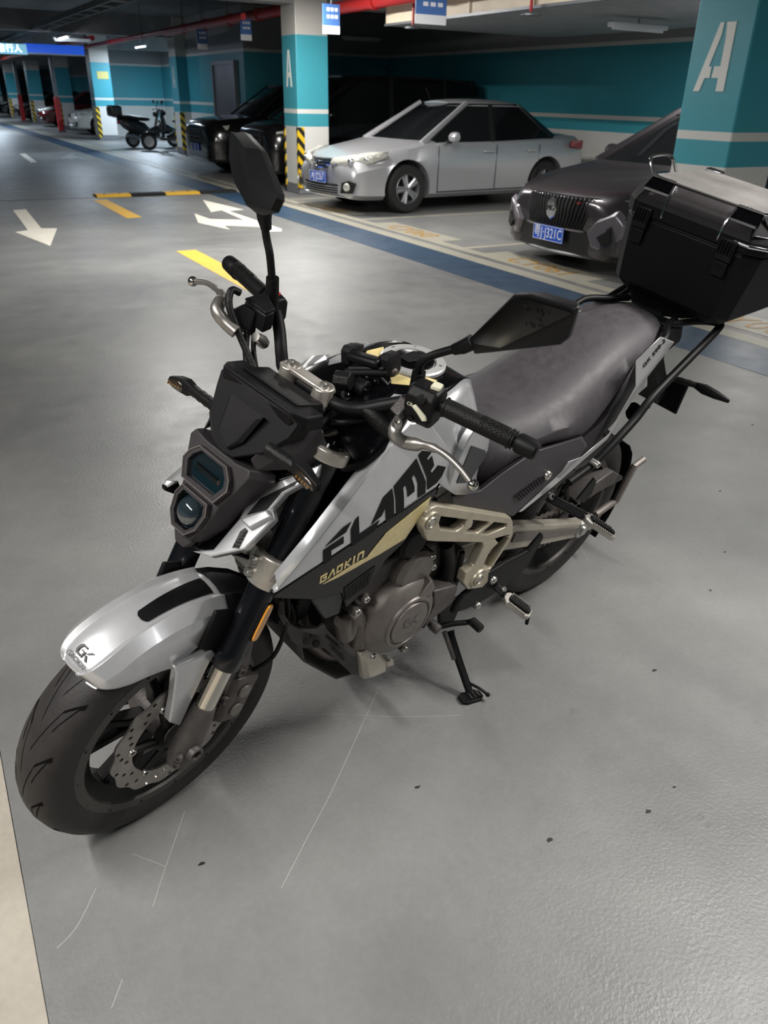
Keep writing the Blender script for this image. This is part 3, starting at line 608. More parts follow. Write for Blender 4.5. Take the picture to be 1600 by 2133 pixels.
for s in (1, -1):
    MB().loft([[V(.88, s*.45, .78), V(.76, s*.78, .80), V(.5, s*.88, .85)], [V(.87, s*.45, .86), V(.74, s*.77, .89), V(.46, s*.865, .93)]], False, False).build('headlight', 'lamp_glass', suv).modifiers.new('thick', 'SOLIDIFY').thickness = .03
    MB().prism([V(.87, s*.5, .40), V(.80, s*.74, .42), V(.82, s*.72, .56), V(.86, s*.56, .54)], V(.03, 0, 0)).build('fog_pod', 'chrome', suv)
plate(suv, (.92, .0, .5), (0, 1, 0), (0, 0, 1), 'AJ')
white = car('white car parked beyond the bluish column', (7.0, 35.0), 180, 'car_white', SEDAN, 1); front_sedan(white)
redc = car('dark red car in the row beyond the red post', (6.9, 42.3), 180, 'car_red', SEDAN, 1); front_sedan(redc)
greyc = car('dark grey car parked between two small far columns, second furthest in the left row', (6.9, 50.4), 180, 'car_grey', SEDAN, 1); front_sedan(greyc)
blk = car('black car furthest away at the left frame edge', (6.9, 59.), 180, 'car_black', SEDAN, 1); front_sedan(blk)

# ------------------------------------------------------------------ scooters
mat('scooter_black', (26, 26, 29), .25, coat=.8); mat('scooter_grey', (70, 66, 64), .4)
def scooter(lab, loc, yaw, sc=1., box=False):
    h = math.radians(yaw); e = empty('scooter', frame4((loc[0], loc[1], 0), (math.cos(h), math.sin(h), 0), (-math.sin(h), math.cos(h), 0), (0, 0, 1)), lab, 'scooter', 'parked scooters')
    for x in (0, 1.3):
        w = MB().lathe([(.14, -.05), (.2, -.055), (.23, 0), (.2, .055), (.14, .05)], (x, 0, .23), (0, 1, 0), 24).build('wheel', 'car_tyre', e); MB().lathe([(0, -.04), (.14, -.05), (.14, .05), (0, .04)], (x, 0, .23), (0, 1, 0), 20).build('rim', 'car_rim', w)
    def loft(name, secs, m, sub=1):
        rings = [[V(x, w*math.cos(q), z+hh*math.sin(q)) for q in np.linspace(0, 2*math.pi, 10, endpoint=False)] for x, z, w, hh in secs]
        return MB().loft(rings).build(name, m, e, smooth=60)
    loft('tail_body', [(-.40, .74, .06, .06), (-.25, .66, .16, .14), (.05, .56, .22, .22), (.40, .46, .20, .22), (.58, .38, .16, .12), (.8, .32, .17, .07)], 'scooter_black')
    loft('seat', [(-.42, .84, .08, .04), (-.1, .83, .17, .07), (.2, .79, .18, .07), (.48, .77, .13, .06), (.58, .76, .05, .03)], 'rubber_black')
    MB().box((.72, 0, .30), (.5, .34, .08)).build('floorboard', 'scooter_grey', e, bevel=.03)
    MB().loft([[V(.92+dx, y, z) for y in (-w, -w*.5, 0, w*.5, w)] for dx, z, w in ((0, .30, .22), (.06, .55, .25), (.04, .8, .22), (-.02, 1.0, .13))], False, False).build('leg_shield', 'scooter_black', e).modifiers.new('t', 'SOLIDIFY').thickness = .05
    loft('front_fender', [(1.0, .5, .1, .16), (1.12, .50, .13, .13), (1.25, .50, .11, .07), (1.40, .47, .09, .04), (1.52, .36, .05, .03)], 'scooter_black')
    MB().tube([V(1.3, 0, .23), V(1.08, 0, .6), V(.98, 0, 1.0)], [.035, .04, .03], 8).build('steering_column', 'scooter_grey', e)
    MB().tube(cr([V(.84, .34, 1.02), V(.95, .18, 1.05), V(.98, 0, 1.0), V(.95, -.18, 1.05), V(.84, -.34, 1.02)], 4), .016, 8).build('handlebar', 'rubber_black', e)
    MB().sphere(V(1.06, 0, .93), (.06, .10, .07)).build('headlight', 'car_glass', e)
    for s in (1, -1):
        MB().tube([V(.95, s*.2, 1.05), V(.92, s*.28, 1.2)], .007, 6).build('mirror_stem', 'rubber_black', e); MB().sphere(V(.9, s*.32, 1.24), (.02, .07, .05)).build('mirror', 'rubber_black', e)
    if box:
        MB().box((-.46, 0, .98), (.36, .38, .30)).build('top_box', 'scooter_black', e, bevel=.06, seg=3); MB().tube([V(-.1, .1, .78), V(-.5, .1, .82)], .012, 6).build('rack', 'steel_grey', e)
    MB().sphere(V(-.38, 0, .68), (.04, .09, .05)).build('tail_light', 'tail_red', e); MB().tube([V(.5, -.1, .2), V(.2, -.16, .26), V(-.25, -.17, .34)], [.03, .05, .05], 8).build('exhaust', 'car_rim', e)
    MB().tube([V(.5, .1, .3), V(.5, .22, .02)], .012, 6).build('side_stand', 'steel_grey', e)
scooter('black scooter with a top box beside the bluish column', (6.25, 26.2), 8, box=True)
scooter('dark grey scooter in front of the shaded column', (7.68, 24.75), 174)
# ================================================================== the motorcycle
# bike frame: x forward, y left, z up along the leaning bike, origin on the ground under the rear axle
TH, LEAN, WB = math.radians(194), math.radians(12), 1.41
BFD = V(math.cos(TH), math.sin(TH), 0); _lf = V(-math.sin(TH), math.cos(TH), 0)
BUP = math.cos(LEAN)*V(0, 0, 1)+math.sin(LEAN)*_lf; BLF = math.cos(LEAN)*_lf-math.sin(LEAN)*V(0, 0, 1)
BO = V(.212, 1.408, .0)-WB*BFD
BM = np.array([BFD, BLF, BUP])
RK = math.radians(24); FD = V(-math.sin(RK), 0, math.cos(RK)); FN = V(math.cos(RK), 0, math.sin(RK))   # fork direction and its forward normal
SA = V(1.41-.035*math.cos(RK), 0, .30-.035*math.sin(RK))
def _rot(ax, a):
    x, y, z = ax; K = np.array([[0, -z, y], [z, 0, -x], [-y, x, 0]]); return np.eye(3)+math.sin(a)*K+(1-math.cos(a))*K@K
RS = _rot(FD, math.radians(5))
def ST(p): return SA+RS@(np.asarray(p)-SA)            # steered parts: straight-ahead frame -> bike frame
ZR = dict(z1=(0, 1100, 2.5), z2=(300, 740, 3.478), z3=(540, 680, 2.857), z4=(380, 260, 4.2105), z5=(560, 1000, 2.6667), z6=(960, 860, 3.636), z7=(960, 580, 2.857), z8=(1240, 300, 4.444),
          zA=(650, 920, 5.714), zB=(640, 690, 3.81), zC=(780, 800, 5), zD=(130, 1190, 5), zE=(560, 1180, 5.333), zF=(1130, 880, 7.273), zG=(1300, 680, 8), zH=(380, 1320, 7.11))
def onp(k, x, y, P, n, steer=False):
    """a measured point of the photograph laid on a plane of the bike (real depth)"""
    a, c, s = ZR[k] if k else (0, 0, 1); o = BM@(CAM-BO); d = BM@ray(a+x/s, c+y/s)
    if steer: o = RS.T@(o-SA)+SA; d = RS.T@d
    n = np.asarray(n, float); t = ((np.asarray(P)-o)@n)/(d@n); return o+t*d
def ony(k, pts, y, steer=False): return [onp(k, *p, (0, y, 0), (0, 1, 0), steer) for p in pts]
def onpl(k, pts, pl, steer=False): return [onp(k, *p, pl[0], pl[1], steer) for p in pts]
def plane3(a, b, c):
    n = nrm(np.cross(np.asarray(b)-a, np.asarray(c)-a)); return (np.asarray(a, float), n if n[1] > 0 else -n)

# materials
mat('silver_paint', (190, 191, 194), .28, metal=.55, coat=.7, var=.02, vscale=40)
mat('gloss_black', (5, 5, 7), .22, coat=.08, spec=.12); mat('fork_black', (9, 10, 14), .25, coat=.35, spec=.3)
mat('satin_black', (9, 9, 11), .5, spec=.2, var=.12, vscale=30, bump=.05, bscale=400)
mat('matt_black', (12, 11, 13), .58, spec=.18, var=.1, vscale=30, bump=.12, bscale=500)
mat('cap_silver', (196, 196, 196), .3, metal=.4); mat('cover_plastic', (54, 51, 55), .45, spec=.35, var=.06, vscale=14, bump=.06, bscale=400)
mat('dark_grey_plastic', (46, 43, 45), .48, spec=.3, var=.08, vscale=20, bump=.08, bscale=500)
mat('grey_inset', (56, 57, 60), .5, spec=.3)
mat('seat_vinyl', (58, 55, 59), .56, spec=.38, var=.08, vscale=40, bump=.09, bscale=420, rvar=.06)
mat('tyre_rubber', (40, 38, 38), .58, spec=.3, var=.12, vscale=30, bump=.1, bscale=200)
mat('groove_black', (13, 12, 12), .9, spec=.05); mat('rim_lip', (68, 65, 63), .5, metal=.3)
mat('rim_black', (15, 14, 15), .42, spec=.3)
mat('disc_steel', (150, 146, 142), .38, metal=.85, var=.08, vscale=20)
mat('chrome_tube', (196, 192, 184), .14, metal=1.)
mat('cast_grey', (84, 80, 79), .5, metal=.5, var=.12, vscale=25, bump=.15, bscale=200)
mat('cover_grey', (112, 106, 102), .45, metal=.5, var=.08, vscale=20, bump=.08, bscale=300)
mat('clamp_silver', (178, 172, 164), .36, metal=.75, var=.05, vscale=30)
mat('champagne', (178, 170, 152), .4, metal=.55, var=.06, vscale=20)
mat('swing_silver', (178, 172, 160), .42, metal=.6, var=.08, vscale=15)
mat('skid_brown', (60, 56, 55), .55, metal=.3, var=.25, vscale=18, bump=.1, bscale=120)
mat('gold_decal', (214, 196, 138), .35, coat=.5, var=.06, vscale=60)
mat('decal_black', (9, 9, 11), .4, spec=.25)
mat('amber', (214, 142, 40), .25, coat=1.)
mat('amber_dark', (40, 32, 24), .2, coat=1.); mat('amber_dim', (120, 84, 34), .3)
mat('lens_dark', (10, 20, 26), .06, coat=1., spec=.8)
mat('lens_glass', (30, 40, 46), .03, coat=1., spec=1.)
mat('mirror_glass', (104, 102, 104), .22, metal=1.)
mat('rubber_dark', (8, 8, 9), .5, spec=.25, bump=.2, bscale=300)
mat('kill_red', (200, 24, 40), .4)
mat('switch_cream', (196, 194, 172), .45)
mat('exhaust_brown', (100, 94, 90), .42, metal=.7, var=.2, vscale=15)
mat('peg_alloy', (170, 166, 160), .38, metal=.7)
mat('case_black', (11, 11, 14), .5, spec=.14, var=.06, vscale=12, bump=.05, bscale=300)
mat('case_top', (100, 98, 96), .6, metal=.1, var=.16, vscale=7, bump=.06, bscale=60)
mat('bolt_steel', (176, 174, 170), .3, metal=.9)
mat('hole_black', (5, 5, 6), .8)

bike = empty('motorcycle', frame4(BO, BFD, BLF, BUP), 'silver and black naked motorcycle with black top box leaning on its side stand', 'motorcycle')
def pan(name, pts, inward, m, parent=None, bevel=.0025, smooth=30, **k):
    return MB().prism(pts, inward).build(name, m, parent or bike, bevel=bevel, smooth=smooth, **k)
def both(fn):
    fn(1); fn(-1)
def bolt(p, ax, r=.008, parent=None, xf=None, h=.006, m='bolt_steel'):
    p = np.asarray(p, float); ax = nrm(ax)
    MB().lathe([(0, h*.4), (r*.5, h*.4), (r*.55, h), (r*.9, h), (r, h*.7), (r, -h)], p, ax, 14).build('bolt', m, parent or bike, xf=xf, smooth=40)

# ---- wheels
def wheel(name, origin, R3, rad, wid, front):
    M4 = frame4(origin, R3[:, 0], R3[:, 1], R3[:, 2])
    rr = .216; w2 = wid*.42
    rim = MB().lathe([(rr+.012, -w2), (rr+.012, -w2+.006), (rr-.006, -w2+.012), (rr-.028, -w2*.5), (rr-.03, w2*.5), (rr-.006, w2-.012), (rr+.012, w2-.006), (rr+.012, w2), (rr-.012, w2), (rr-.042, w2*.5), (rr-.042, -w2*.5), (rr-.012, -w2)], (0, 0, 0), (0, 1, 0), 64, closed=True).build(name, 'rim_black', bike, smooth=40)
    rim.matrix_local = M4
    for sg in (1, -1): MB().lathe([(rr+.0135, sg*(w2+.001)), (rr+.011, sg*(w2+.003)), (rr-.014, sg*(w2+.0025)), (rr-.02, sg*(w2-.012))], (0, 0, 0), (0, 1, 0), 64).build('rim_lip', 'rim_lip', rim)
    prof = [(rr, -w2), (rr+.02, -wid*.485), (rr+(rad-rr)*.52, -wid*.5), (rr+(rad-rr)*.80, -wid*.42), (rr+(rad-rr)*.93, -wid*.27), (rad-.001, -wid*.11), (rad, 0)]
    prof = prof+[(r, -h) for r, h in prof[-2::-1]]
    ti = MB().lathe(prof, (0, 0, 0), (0, 1, 0), 96).build('tyre', 'tyre_rubber', rim, smooth=50)
    hs = [p[1] for p in prof]; rs = [p[0] for p in prof]
    surf = lambda h: float(np.interp(h, hs, rs))
    g = MB()
    for k in range(15):
        for s in (1, -1):
            a0 = 2*math.pi*(k+(.5 if s < 0 else 0))/15
            for (da, ha, db, hb, dc, hc) in ((0, .03, .34, .20, .46, .40), (.20, .22, .42, .36, .46, .46)):
                path = [(a0+da+(db-da)*t, wid*(ha+(hb-ha)*t)) for t in np.linspace(0, 1, 5)]+[(a0+db+(dc-db)*t, wid*(hb+(hc-hb)*t)) for t in np.linspace(.25, 1, 4)]
                vs = []
                for (a, h) in path:
                    for off in (-.013, .013):
                        r = surf(h)+.0006; aa = a+off; vs.append(V(r*math.cos(aa), s*h, r*math.sin(aa)))
                g.add(vs, [(2*i, 2*i+1, 2*i+3, 2*i+2) for i in range(len(path)-1)])
    g.build('tread_groove', 'groove_black', ti, smooth=40, kind='stuff')
    for k in range(5):
        a = 2*math.pi*k/5+.35
        mb = MB()
        for off in (-.17, .17):
            d0 = V(math.cos(a+off*.9), 0, math.sin(a+off*.9)); d1 = V(math.cos(a+off*1.25), 0, math.sin(a+off*1.25)); t = np.cross(d0, V(0, 1, 0))
            mb.loft([[q*r+t*u*.009*ww+V(0, v*.016, 0) for u, v in ((-1, -1), (1, -1), (1, 1), (-1, 1))] for q, r, ww in ((d0, .04, 1.3), (d0, .1, 1.), (d1, .18, 1.1))])
        mb.loft([[V(math.cos(a+o)*r, v*.014, math.sin(a+o)*r) for o, v in ((-.22, -1), (.22, -1), (.22, 1), (-.22, 1))] for r in (.05, .075)])
        mb.build('spoke', 'rim_black', rim, bevel=.003, kind=None)
    MB().lathe([(0, -.07), (.028, -.07), (.036, -.05), (.042, 0), (.036, .05), (.028, .07), (0, .07)], (0, 0, 0), (0, 1, 0), 24).build('hub', 'cast_grey', rim)
    # wave disc
    R0 = .150 if front else .115; Ri = .104 if front else .078; nlob = 14
    outer = [((R0+.0035*math.cos(nlob*q))*math.cos(q), (R0+.0035*math.cos(nlob*q))*math.sin(q)) for q in np.linspace(0, 2*math.pi, 140, endpoint=False)]
    holes = [[(Ri*math.cos(q), Ri*math.sin(q)) for q in np.linspace(0, 2*math.pi, 60, endpoint=False)]]
    for k in range(42):
        q = 2*math.pi*k/42; rc = Ri+(R0-Ri)*(.30, .62, .80)[k % 3] if k % 3 != 2 else R0-.011
        rc = Ri+(R0-Ri)*((.28, .55, .82)[k % 3]); hr = .0042
        holes.append([(rc*math.cos(q)+hr*math.cos(t)*1.2, rc*math.sin(q)+hr*math.sin(t)*1.2) for t in np.linspace(0, 2*math.pi, 8, endpoint=False)])
    me = put(curve_mesh(outer, holes, .0025), V(0, .064 if front else -.07, 0), V(1, 0, 0), V(0, 0, 1)); finish('brake_disc', me, 'disc_steel', rim, smooth=30)
    yd = .062 if front else -.07
    mb = MB().lathe([(.03, -.006), (.05, -.006), (.05, .006), (.03, .006)], (0, yd, 0), (0, 1, 0), 30, closed=True)
    for k in range(6):
        a = 2*math.pi*k/6; d0 = V(math.cos(a), 0, math.sin(a)); d1 = V(math.cos(a+.22), 0, math.sin(a+.22)); mb.tube([d0*.045+V(0, yd, 0), d1*(Ri+.004)+V(0, yd, 0)], [.010, .008], 8)
    mb.build('disc_carrier', 'rim_black', rim)
    for k in range(6):
        a = 2*math.pi*k/6+.22; bolt(V(math.cos(a)*(Ri+.003), yd+.004*(1 if front else -1), math.sin(a)*(Ri+.003)), (0, 1 if front else -1, 0), .009, rim, h=.005)
    return rim
wheel('front_wheel', ST((1.41, 0, .30)), RS, .30, .122, True)
wheel('rear_wheel', V(0, 0, .312), np.eye(3), .312, .165, False)

# ---- fork
AX = V(1.41, 0, .30)
def fk(t, y, f=0.): return AX+FD*t+V(0, y, 0)+FN*f
def leg(s):
    y = s*.105
    tb = MB().tube([fk(.21, y), fk(.216, y), fk(.25, y), fk(.254, y), fk(.70, y)], [.0295, .031, .031, .0285, .0285], 28).build('fork_tube', 'fork_black', bike, ST)
    MB().tube([fk(.05, y), fk(.23, y)], .0215, 24).build('fork_slider', 'chrome_tube', bike, ST)
    MB().loft([[fk(t, y)+FN*(a*u*w)+V(0, v*b, 0) for u, v in [(math.cos(q), math.sin(q)) for q in np.linspace(0, 2*math.pi, 16, endpoint=False)] for w in (1,)] for t, a, b in ((.105, .024, .024), (.07, .029, .028), (.02, .034, .027), (-.02, .036, .026), (-.05, .026, .022))]).build('axle_casting', 'cast_grey', bike, ST, smooth=50)
    MB().lathe([(0, .004), (.011, .004), (.012, .012), (.018, .012), (.02, 0)], fk(-.002, y+s*.024), (0, s, 0), 20).build('axle_nut', 'cast_grey', bike, ST)
    for dt in (-.03, -.012): bolt(fk(dt, y+s*.02, .03), FN+V(0, s*.6, 0), .008, None, ST, m='cast_grey')
both(leg)
def clamp(name, t, hgt, rad):
    def ring(z):
        out = []
        for s in (1, -1):
            for q in np.linspace(-70, 250, 15) if s > 0 else np.linspace(110, 430, 15):
                a = math.radians(q-90 if s > 0 else q-90)
                out.append((s, a))
        return out
    mb = MB()
    for s in (1, -1):
        c = fk(t, s*.105); mb.loft([[c+FD*z+(FN*math.cos(q)+V(0, math.sin(q), 0))*r for q in np.linspace(0, 2*math.pi, 28, endpoint=False)] for z, r in ((-hgt/2, rad-.003), (-hgt/2+.003, rad), (hgt/2-.003, rad), (hgt/2, rad-.004))])
    mb2 = MB().loft([[fk(t, y)+FD*z+FN*f for z, f in ((-hgt*.4, .02), (hgt*.4, .02), (hgt*.4, -.055-.02*(1-abs(y)/.1)), (-hgt*.4, -.055-.02*(1-abs(y)/.1)))] for y in (-.1, -.05, 0, .05, .1)])
    mb.add(mb2.v, mb2.f)
    return mb.build(name, 'clamp_silver', bike, ST, smooth=40, bevel=.0015)
uc = clamp('upper_clamp', .702, .026, .041); lc = clamp('lower_clamp', .445, .066, .042)
for s in (1, -1):
    MB().lathe([(0, .004), (.012, .004), (.014, .010), (.023, .010), (.026, .0)], fk(.712, s*.105), FD, 24).build('fork_cap', 'gloss_black', bike, ST)
    for dt in (-.014, .014): bolt(fk(.445+dt, s*.092, .044), FN+V(0, -s*.15, 0), .009, lc, ST, h=.007)
    bolt(fk(.702, s*.088, .042), FN, .007, uc, ST)
MB().lathe([(0, .016), (.017, .016), (.02, .008), (.024, 0)], fk(.715, 0, -.035), FD, 20).build('stem_nut', 'clamp_silver', bike, ST)
# amber reflectors on the fork tubes
def refl(s):
    c = fk(.335, s*(.105+.024), -.006); n = nrm(V(-.15, s*1, .0)); 
    def slab(off, a, b, th):
        ring = [(a*math.copysign(abs(math.cos(q))**.5, math.cos(q)), b*math.copysign(abs(math.sin(q))**.5, math.sin(q))) for q in np.linspace(0, 2*math.pi, 24, endpoint=False)]
        t1 = nrm(np.cross(FD, n)); return MB().prism([c+n*off+t1*u+FD*v for u, v in ring], n*th)
    bk = slab(.0, .0125, .046, .006).build('reflector_base', 'matt_black', bike, ST); slab(.006, .0105, .044, .005).build('reflector', 'amber', bk, ST, bevel=.002)
both(refl)

# ---- brake caliper and hose (left)
mb = MB().loft([[fk(t, y, f) for f, y in ((-.05, .075), (-.125, .075), (-.13, .095), (-.12, .118), (-.06, .118), (-.048, .1))] for t in (.045, .06, .15, .165)])
cal = mb.build('brake_caliper', 'cast_grey', bike, ST, bevel=.006)
MB().prism([fk(.19, .094, -.02), fk(.27, .094, -.03), fk(.27, .094, -.055), fk(.16, .094, -.095), fk(.11, .094, -.05)], V(0, .012, 0)).build('caliper_bracket', 'cast_grey', bike, ST, bevel=.003)
for t, f in ((.18, -.06), (.105, -.055)): bolt(fk(t, .108, f), (0, 1, 0), .011, cal, ST, m='cast_grey')
for t in (.08, .13): MB().cyl(fk(t, .118, -.09), fk(t, .124, -.09), .017, 18).build('caliper_piston', 'cover_grey', cal, ST, bevel=.002)
MB().tube(cr([fk(.165, .1, -.115), fk(.21, .115, -.14), fk(.30, .12, -.12), fk(.39, .115, -.07), fk(.42, .09, -.045)], 6), .005, 8).build('brake_hose', 'rubber_dark', bike, ST)
MB().tube(cr([fk(.42, .09, -.045), fk(.44, .05, .03), fk(.42, .0, .06), fk(.40, -.04, .05)], 6), .0045, 8).build('brake_hose', 'rubber_dark', bike, ST)

# ---- front fender: crowned shell over the tyre
def fend(phi, y, dr):
    r = .30+dr; a = math.radians(phi); return AX+V(r*math.cos(a), y, r*math.sin(a))
def fsec(phi, w=1., lo=-.0):
    k = w
    return [(-.079*k, lo), (-.078*k, .010), (-.072*k, .024), (-.049*k, .046), (-.038*k, .041), (-.02*k, .046), (0, .048), (.02*k, .046), (.038*k, .041), (.049*k, .046), (.072*k, .024), (.078*k, .010), (.079*k, lo)]
st = [(57.0, .40, .022), (57.6, .62, .014), (59, .80, .006), (62, .93, -.006), (67, 1., -.022), (74, 1.0, -.040), (82, 1.0, -.058), (88, 1., -.07), (95, 1., -.05), (103, 1., -.03), (110, 1., -.02)]
rings = [[fend(phi, y, dr-(0.012*max(0, .9-w))) for y, dr in fsec(phi, w, lo)] for phi, w, lo in cr([V(*q) for q in st], 4)]
fd_ = MB().loft(rings, False, False).build('front_fender', 'silver_paint', bike, ST, smooth=22)
md = fd_.modifiers.new('thick', 'SOLIDIFY'); md.thickness = .003; md.offset = -1
md = fd_.modifiers.new('bevel', 'BEVEL'); md.width = .001; md.segments = 2
st2 = [(108, .97, -.02), (116, .95, -.02), (126, .9, -.01), (138, .85, .0), (150, .8, .01)]
fr_ = MB().loft([[fend(phi, y, dr-.002) for y, dr in fsec(phi, w, lo)] for phi, w, lo in st2], False, False).build('fender_tail', 'matt_black', bike, ST, smooth=28)
fr_.modifiers.new('thick', 'SOLIDIFY').thickness = .003
# black flash on the crown, left half
def fdec(pts, m, name, par, off=.0018):
    g = MB(); n = len(pts)//2
    for i in range(len(pts)-1):
        pass
    return g
def crown(phi, y):
    ys = [p[0] for p in fsec(phi)]; ds = [p[1] for p in fsec(phi)]; return fend(phi, y, float(np.interp(y, ys, ds))+.0022)
ph = np.linspace(81, 107, 40)
def dec_w(p):
    a, b = .004, .034
    if p < 82.5: k = ((p-81)/1.5)**.5; return a+(1-k)*.009, b-(1-k)*.010
    return a-(p-84)*.0006, b
MB().loft([[crown(p, dec_w(p)[0]+(dec_w(p)[1]-dec_w(p)[0])*t) for t in np.linspace(0, 1, 7)] for p in ph], False, False).build('fender_flash', 'decal_black', fd_, ST)
# GK GAOKIN mark on the tip of the fender
o_ = crown(61.3, .006); ex = nrm(crown(61.3, .025)-crown(61.3, -.012)); ey = nrm(crown(63.5, .006)-crown(60, .006))
def strokes(polys, o, ex, ey, s, m, par, xf=None, name='logo_stroke', th=.0008):
    ez = nrm(np.cross(ex, ey))
    for pl in polys: MB().prism([o+ex*x*s+ey*y*s for x, y in pl], ez*th).build(name, m, par, xf, smooth=0)
GKL = [[(-1, .1), (-.75, -.25), (-.1, -.25), (-.1, .0), (-.6, .0), (-.72, .15), (-.72, .55), (-.55, .75), (.0, .75), (.0, 1.0), (-.7, 1.0), (-1, .65)], [(-.4, .32), (.25, .32), (.25, .5), (-.4, .5)], [(.0, -.25), (.25, -.25), (.25, .32), (.0, .32)], [(.3, .38), (.85, 1.0), (1.15, 1.0), (.55, .38)], [(.3, .32), (.85, -.25), (1.15, -.25), (.6, .32)]]
strokes(GKL, o_+ey*.004, ex, ey, .0165, 'decal_black', fd_, ST)
me = put(text_mesh('GAOKIN', .0135, .0004), ST(o_-ey*.0085), RS@ex, RS@ey); finish('logo_text', me, 'decal_black', fd_, smooth=0)
# side strut of the fender
def strut(s):
    if s > 0: P = ony('z1', [(1130, 655), (1105, 640), (910, 730), (920, 760), (905, 900), (882, 1015), (940, 1036), (985, 935), (1100, 690)], .092, True)
    else: P = [V(p[0], -p[1], p[2]) for p in ony('z1', [(1130, 655), (1105, 640), (910, 730), (920, 760), (905, 900), (882, 1015), (940, 1036), (985, 935), (1100, 690)], .098, True)]
    MB().prism(P, V(0, -s*.022, 0)).build('fender_strut', 'silver_paint', bike, ST, bevel=.004)
    Q = ony('z1', [(1130, 440), (1040, 635), (1110, 645), (1210, 560), (1215, 430)], .088, True); Q = Q if s > 0 else [V(p[0], -p[1], p[2]) for p in Q]
    MB().prism(Q, V(0, -s*.010, 0)).build('fender_bracket', 'matt_black', bike, ST, bevel=.003)
both(strut)

# ---- headlamp unit (steered with the fork)
HN = nrm(V(math.cos(math.radians(27)), 0, math.sin(math.radians(27)))); HP = (V(1.314, 0, .887), HN)
HUP = V(-HN[2], 0, HN[0])
def hl(pts, off=0.): return [V(HP[0][0], y, HP[0][2])+HUP*v+HN*off for y, v in pts]
# outer mask: half outlines mirrored.  v runs along the lamp face, y sideways
mask = [(-.002, -.122), (.026, -.116), (.047, -.075), (.054, -.03), (.076, .02), (.088, .052), (.080, .066), (.045, .060)]
mk = mask+[(-y, v) for y, v in mask[::-1] if y > 0]
core = MB().loft([hl([(y*.92, v*.95) for y, v in mk], -.075), hl([(y*1.0, v) for y, v in mk], -.022), hl([(y*.93, v*.97) for y, v in mk], .0)]).build('headlamp_mask', 'dark_grey_plastic', bike, ST, smooth=25, bevel=.002)
def hexring(pts, w, off, th, m, name, par):
    c = np.mean(np.array(pts), 0); inner = [tuple(c+(np.array(p)-c)*w) for p in pts]
    a, b, c2, d = hl(pts, off), hl(pts, off+th), hl(inner, off+th), hl(inner, off-.006)
    return MB().loft([a, b, c2, d], True, False).build(name, m, par, ST, smooth=20)
up = [(-.056, .030), (-.063, .012), (-.046, -.021), (.046, -.021), (.063, .012), (.056, .030), (.038, .048), (-.038, .048)]
lo = [(-.036, -.030), (-.044, -.050), (-.037, -.084), (-.018, -.106), (.018, -.106), (.037, -.084), (.044, -.050), (.036, -.030)]
for nm, o8, lensz in (('upper', up, None), ('lower', lo, None)):
    bz = hexring(o8, .80, .0, .012, 'dark_grey_plastic', 'lamp_bezel', core)
    hexring([tuple(np.array(p)) for p in o8], .965, .0125, .0012, 'cover_grey', 'bezel_edge', bz)
    c = np.mean(np.array(o8), 0); inn = [tuple(c+(np.array(p)-c)*.80) for p in o8]
    MB().loft([hl(inn, -.03), hl(inn, .004)], True, True).build('lamp_lens', 'lens_dark', core, ST, smooth=20, bevel=.002)
lc_ = hl([(.0, -.066)], 0)[0]
MB().lathe([(0, .022), (.012, .020), (.022, .014), (.028, .006), (.029, 0)], lc_+HN*.002, HN, 28).build('projector_lens', 'lens_glass', core, ST, smooth=60)
MB().lathe([(.029, 0), (.033, .006), (.035, 0)], lc_+HN*.002, HN, 28).build('projector_ring', 'gloss_black', core, ST)
MB().loft([hl([(-.034, .006), (.034, .006), (.034, .018), (-.034, .018)], .0045), hl([(-.03, .01), (.03, .01), (.03, .016), (-.03, .016)], .009)]).build('light_blade', 'mirror_glass', core, ST)
MB().prism(hl([(-.02, -.106), (.02, -.106), (.026, -.118), (.012, -.136), (-.012, -.136), (-.026, -.118)], -.02), HN*.014).build('chin_piece', 'dark_grey_plastic', core, ST, bevel=.003)
WPL = plane3(onp('z2', 480, 1455, (0, .052, 0), (0, 1, 0), True), onp('z2', 950, 1180, (0, .112, 0), (0, 1, 0), True), onp('z2', 1285, 785, (0, .122, 0), (0, 1, 0), True))
def sidetrim(s):
    F = V(1, 1 if s > 0 else -.42, 1)
    T = lambda pts, off=0.: [(p+WPL[1]*off)*F for p in onpl('z2', pts, WPL, True)]
    nin = -WPL[1]*F
    MB().prism(T([(345, 1395), (470, 1415), (690, 1165), (775, 985), (1090, 870), (1060, 840), (735, 945), (640, 1110), (520, 1290)], -.004), nin*.03).build('black_strip', 'gloss_black', bike, ST, bevel=.004)
    w = MB().prism(T([(345, 1418), (500, 1405), (690, 1180), (785, 985), (1285, 785), (1250, 870), (1020, 1000), (925, 1110), (945, 1185), (730, 1405), (480, 1460)]), nin*.022).build('headlamp_wing', 'silver_paint', bike, ST, bevel=.003, smooth=25)
    MB().prism(T([(745, 1160), (845, 1040), (1120, 905), (1090, 945), (1000, 990), (890, 1120)], .0005), -nin*.0012).build('wing_flash', 'decal_black', w, ST)
    MB().prism(T([(640, 1395), (700, 1275), (735, 1250), (755, 1270), (690, 1400)], .0005), -nin*.001).build('vent_recess', 'dark_grey_plastic', w, ST)
    MB().loft([T([(700, 1190), (915, 1120), (945, 1180), (780, 1275)]), T([(715, 1195), (905, 1130), (930, 1178), (785, 1255)], .012)]).build('scoop', 'silver_paint', w, ST, bevel=.002)
    for k in range(5):
        MB().prism(T([(652+18*k, 1385-22*k), (690+14*k, 1392-26*k), (694+14*k, 1378-26*k), (658+18*k, 1370-22*k)], .0012), -nin*.002).build('vent_slat', 'hole_black', w, ST)
both(sidetrim)
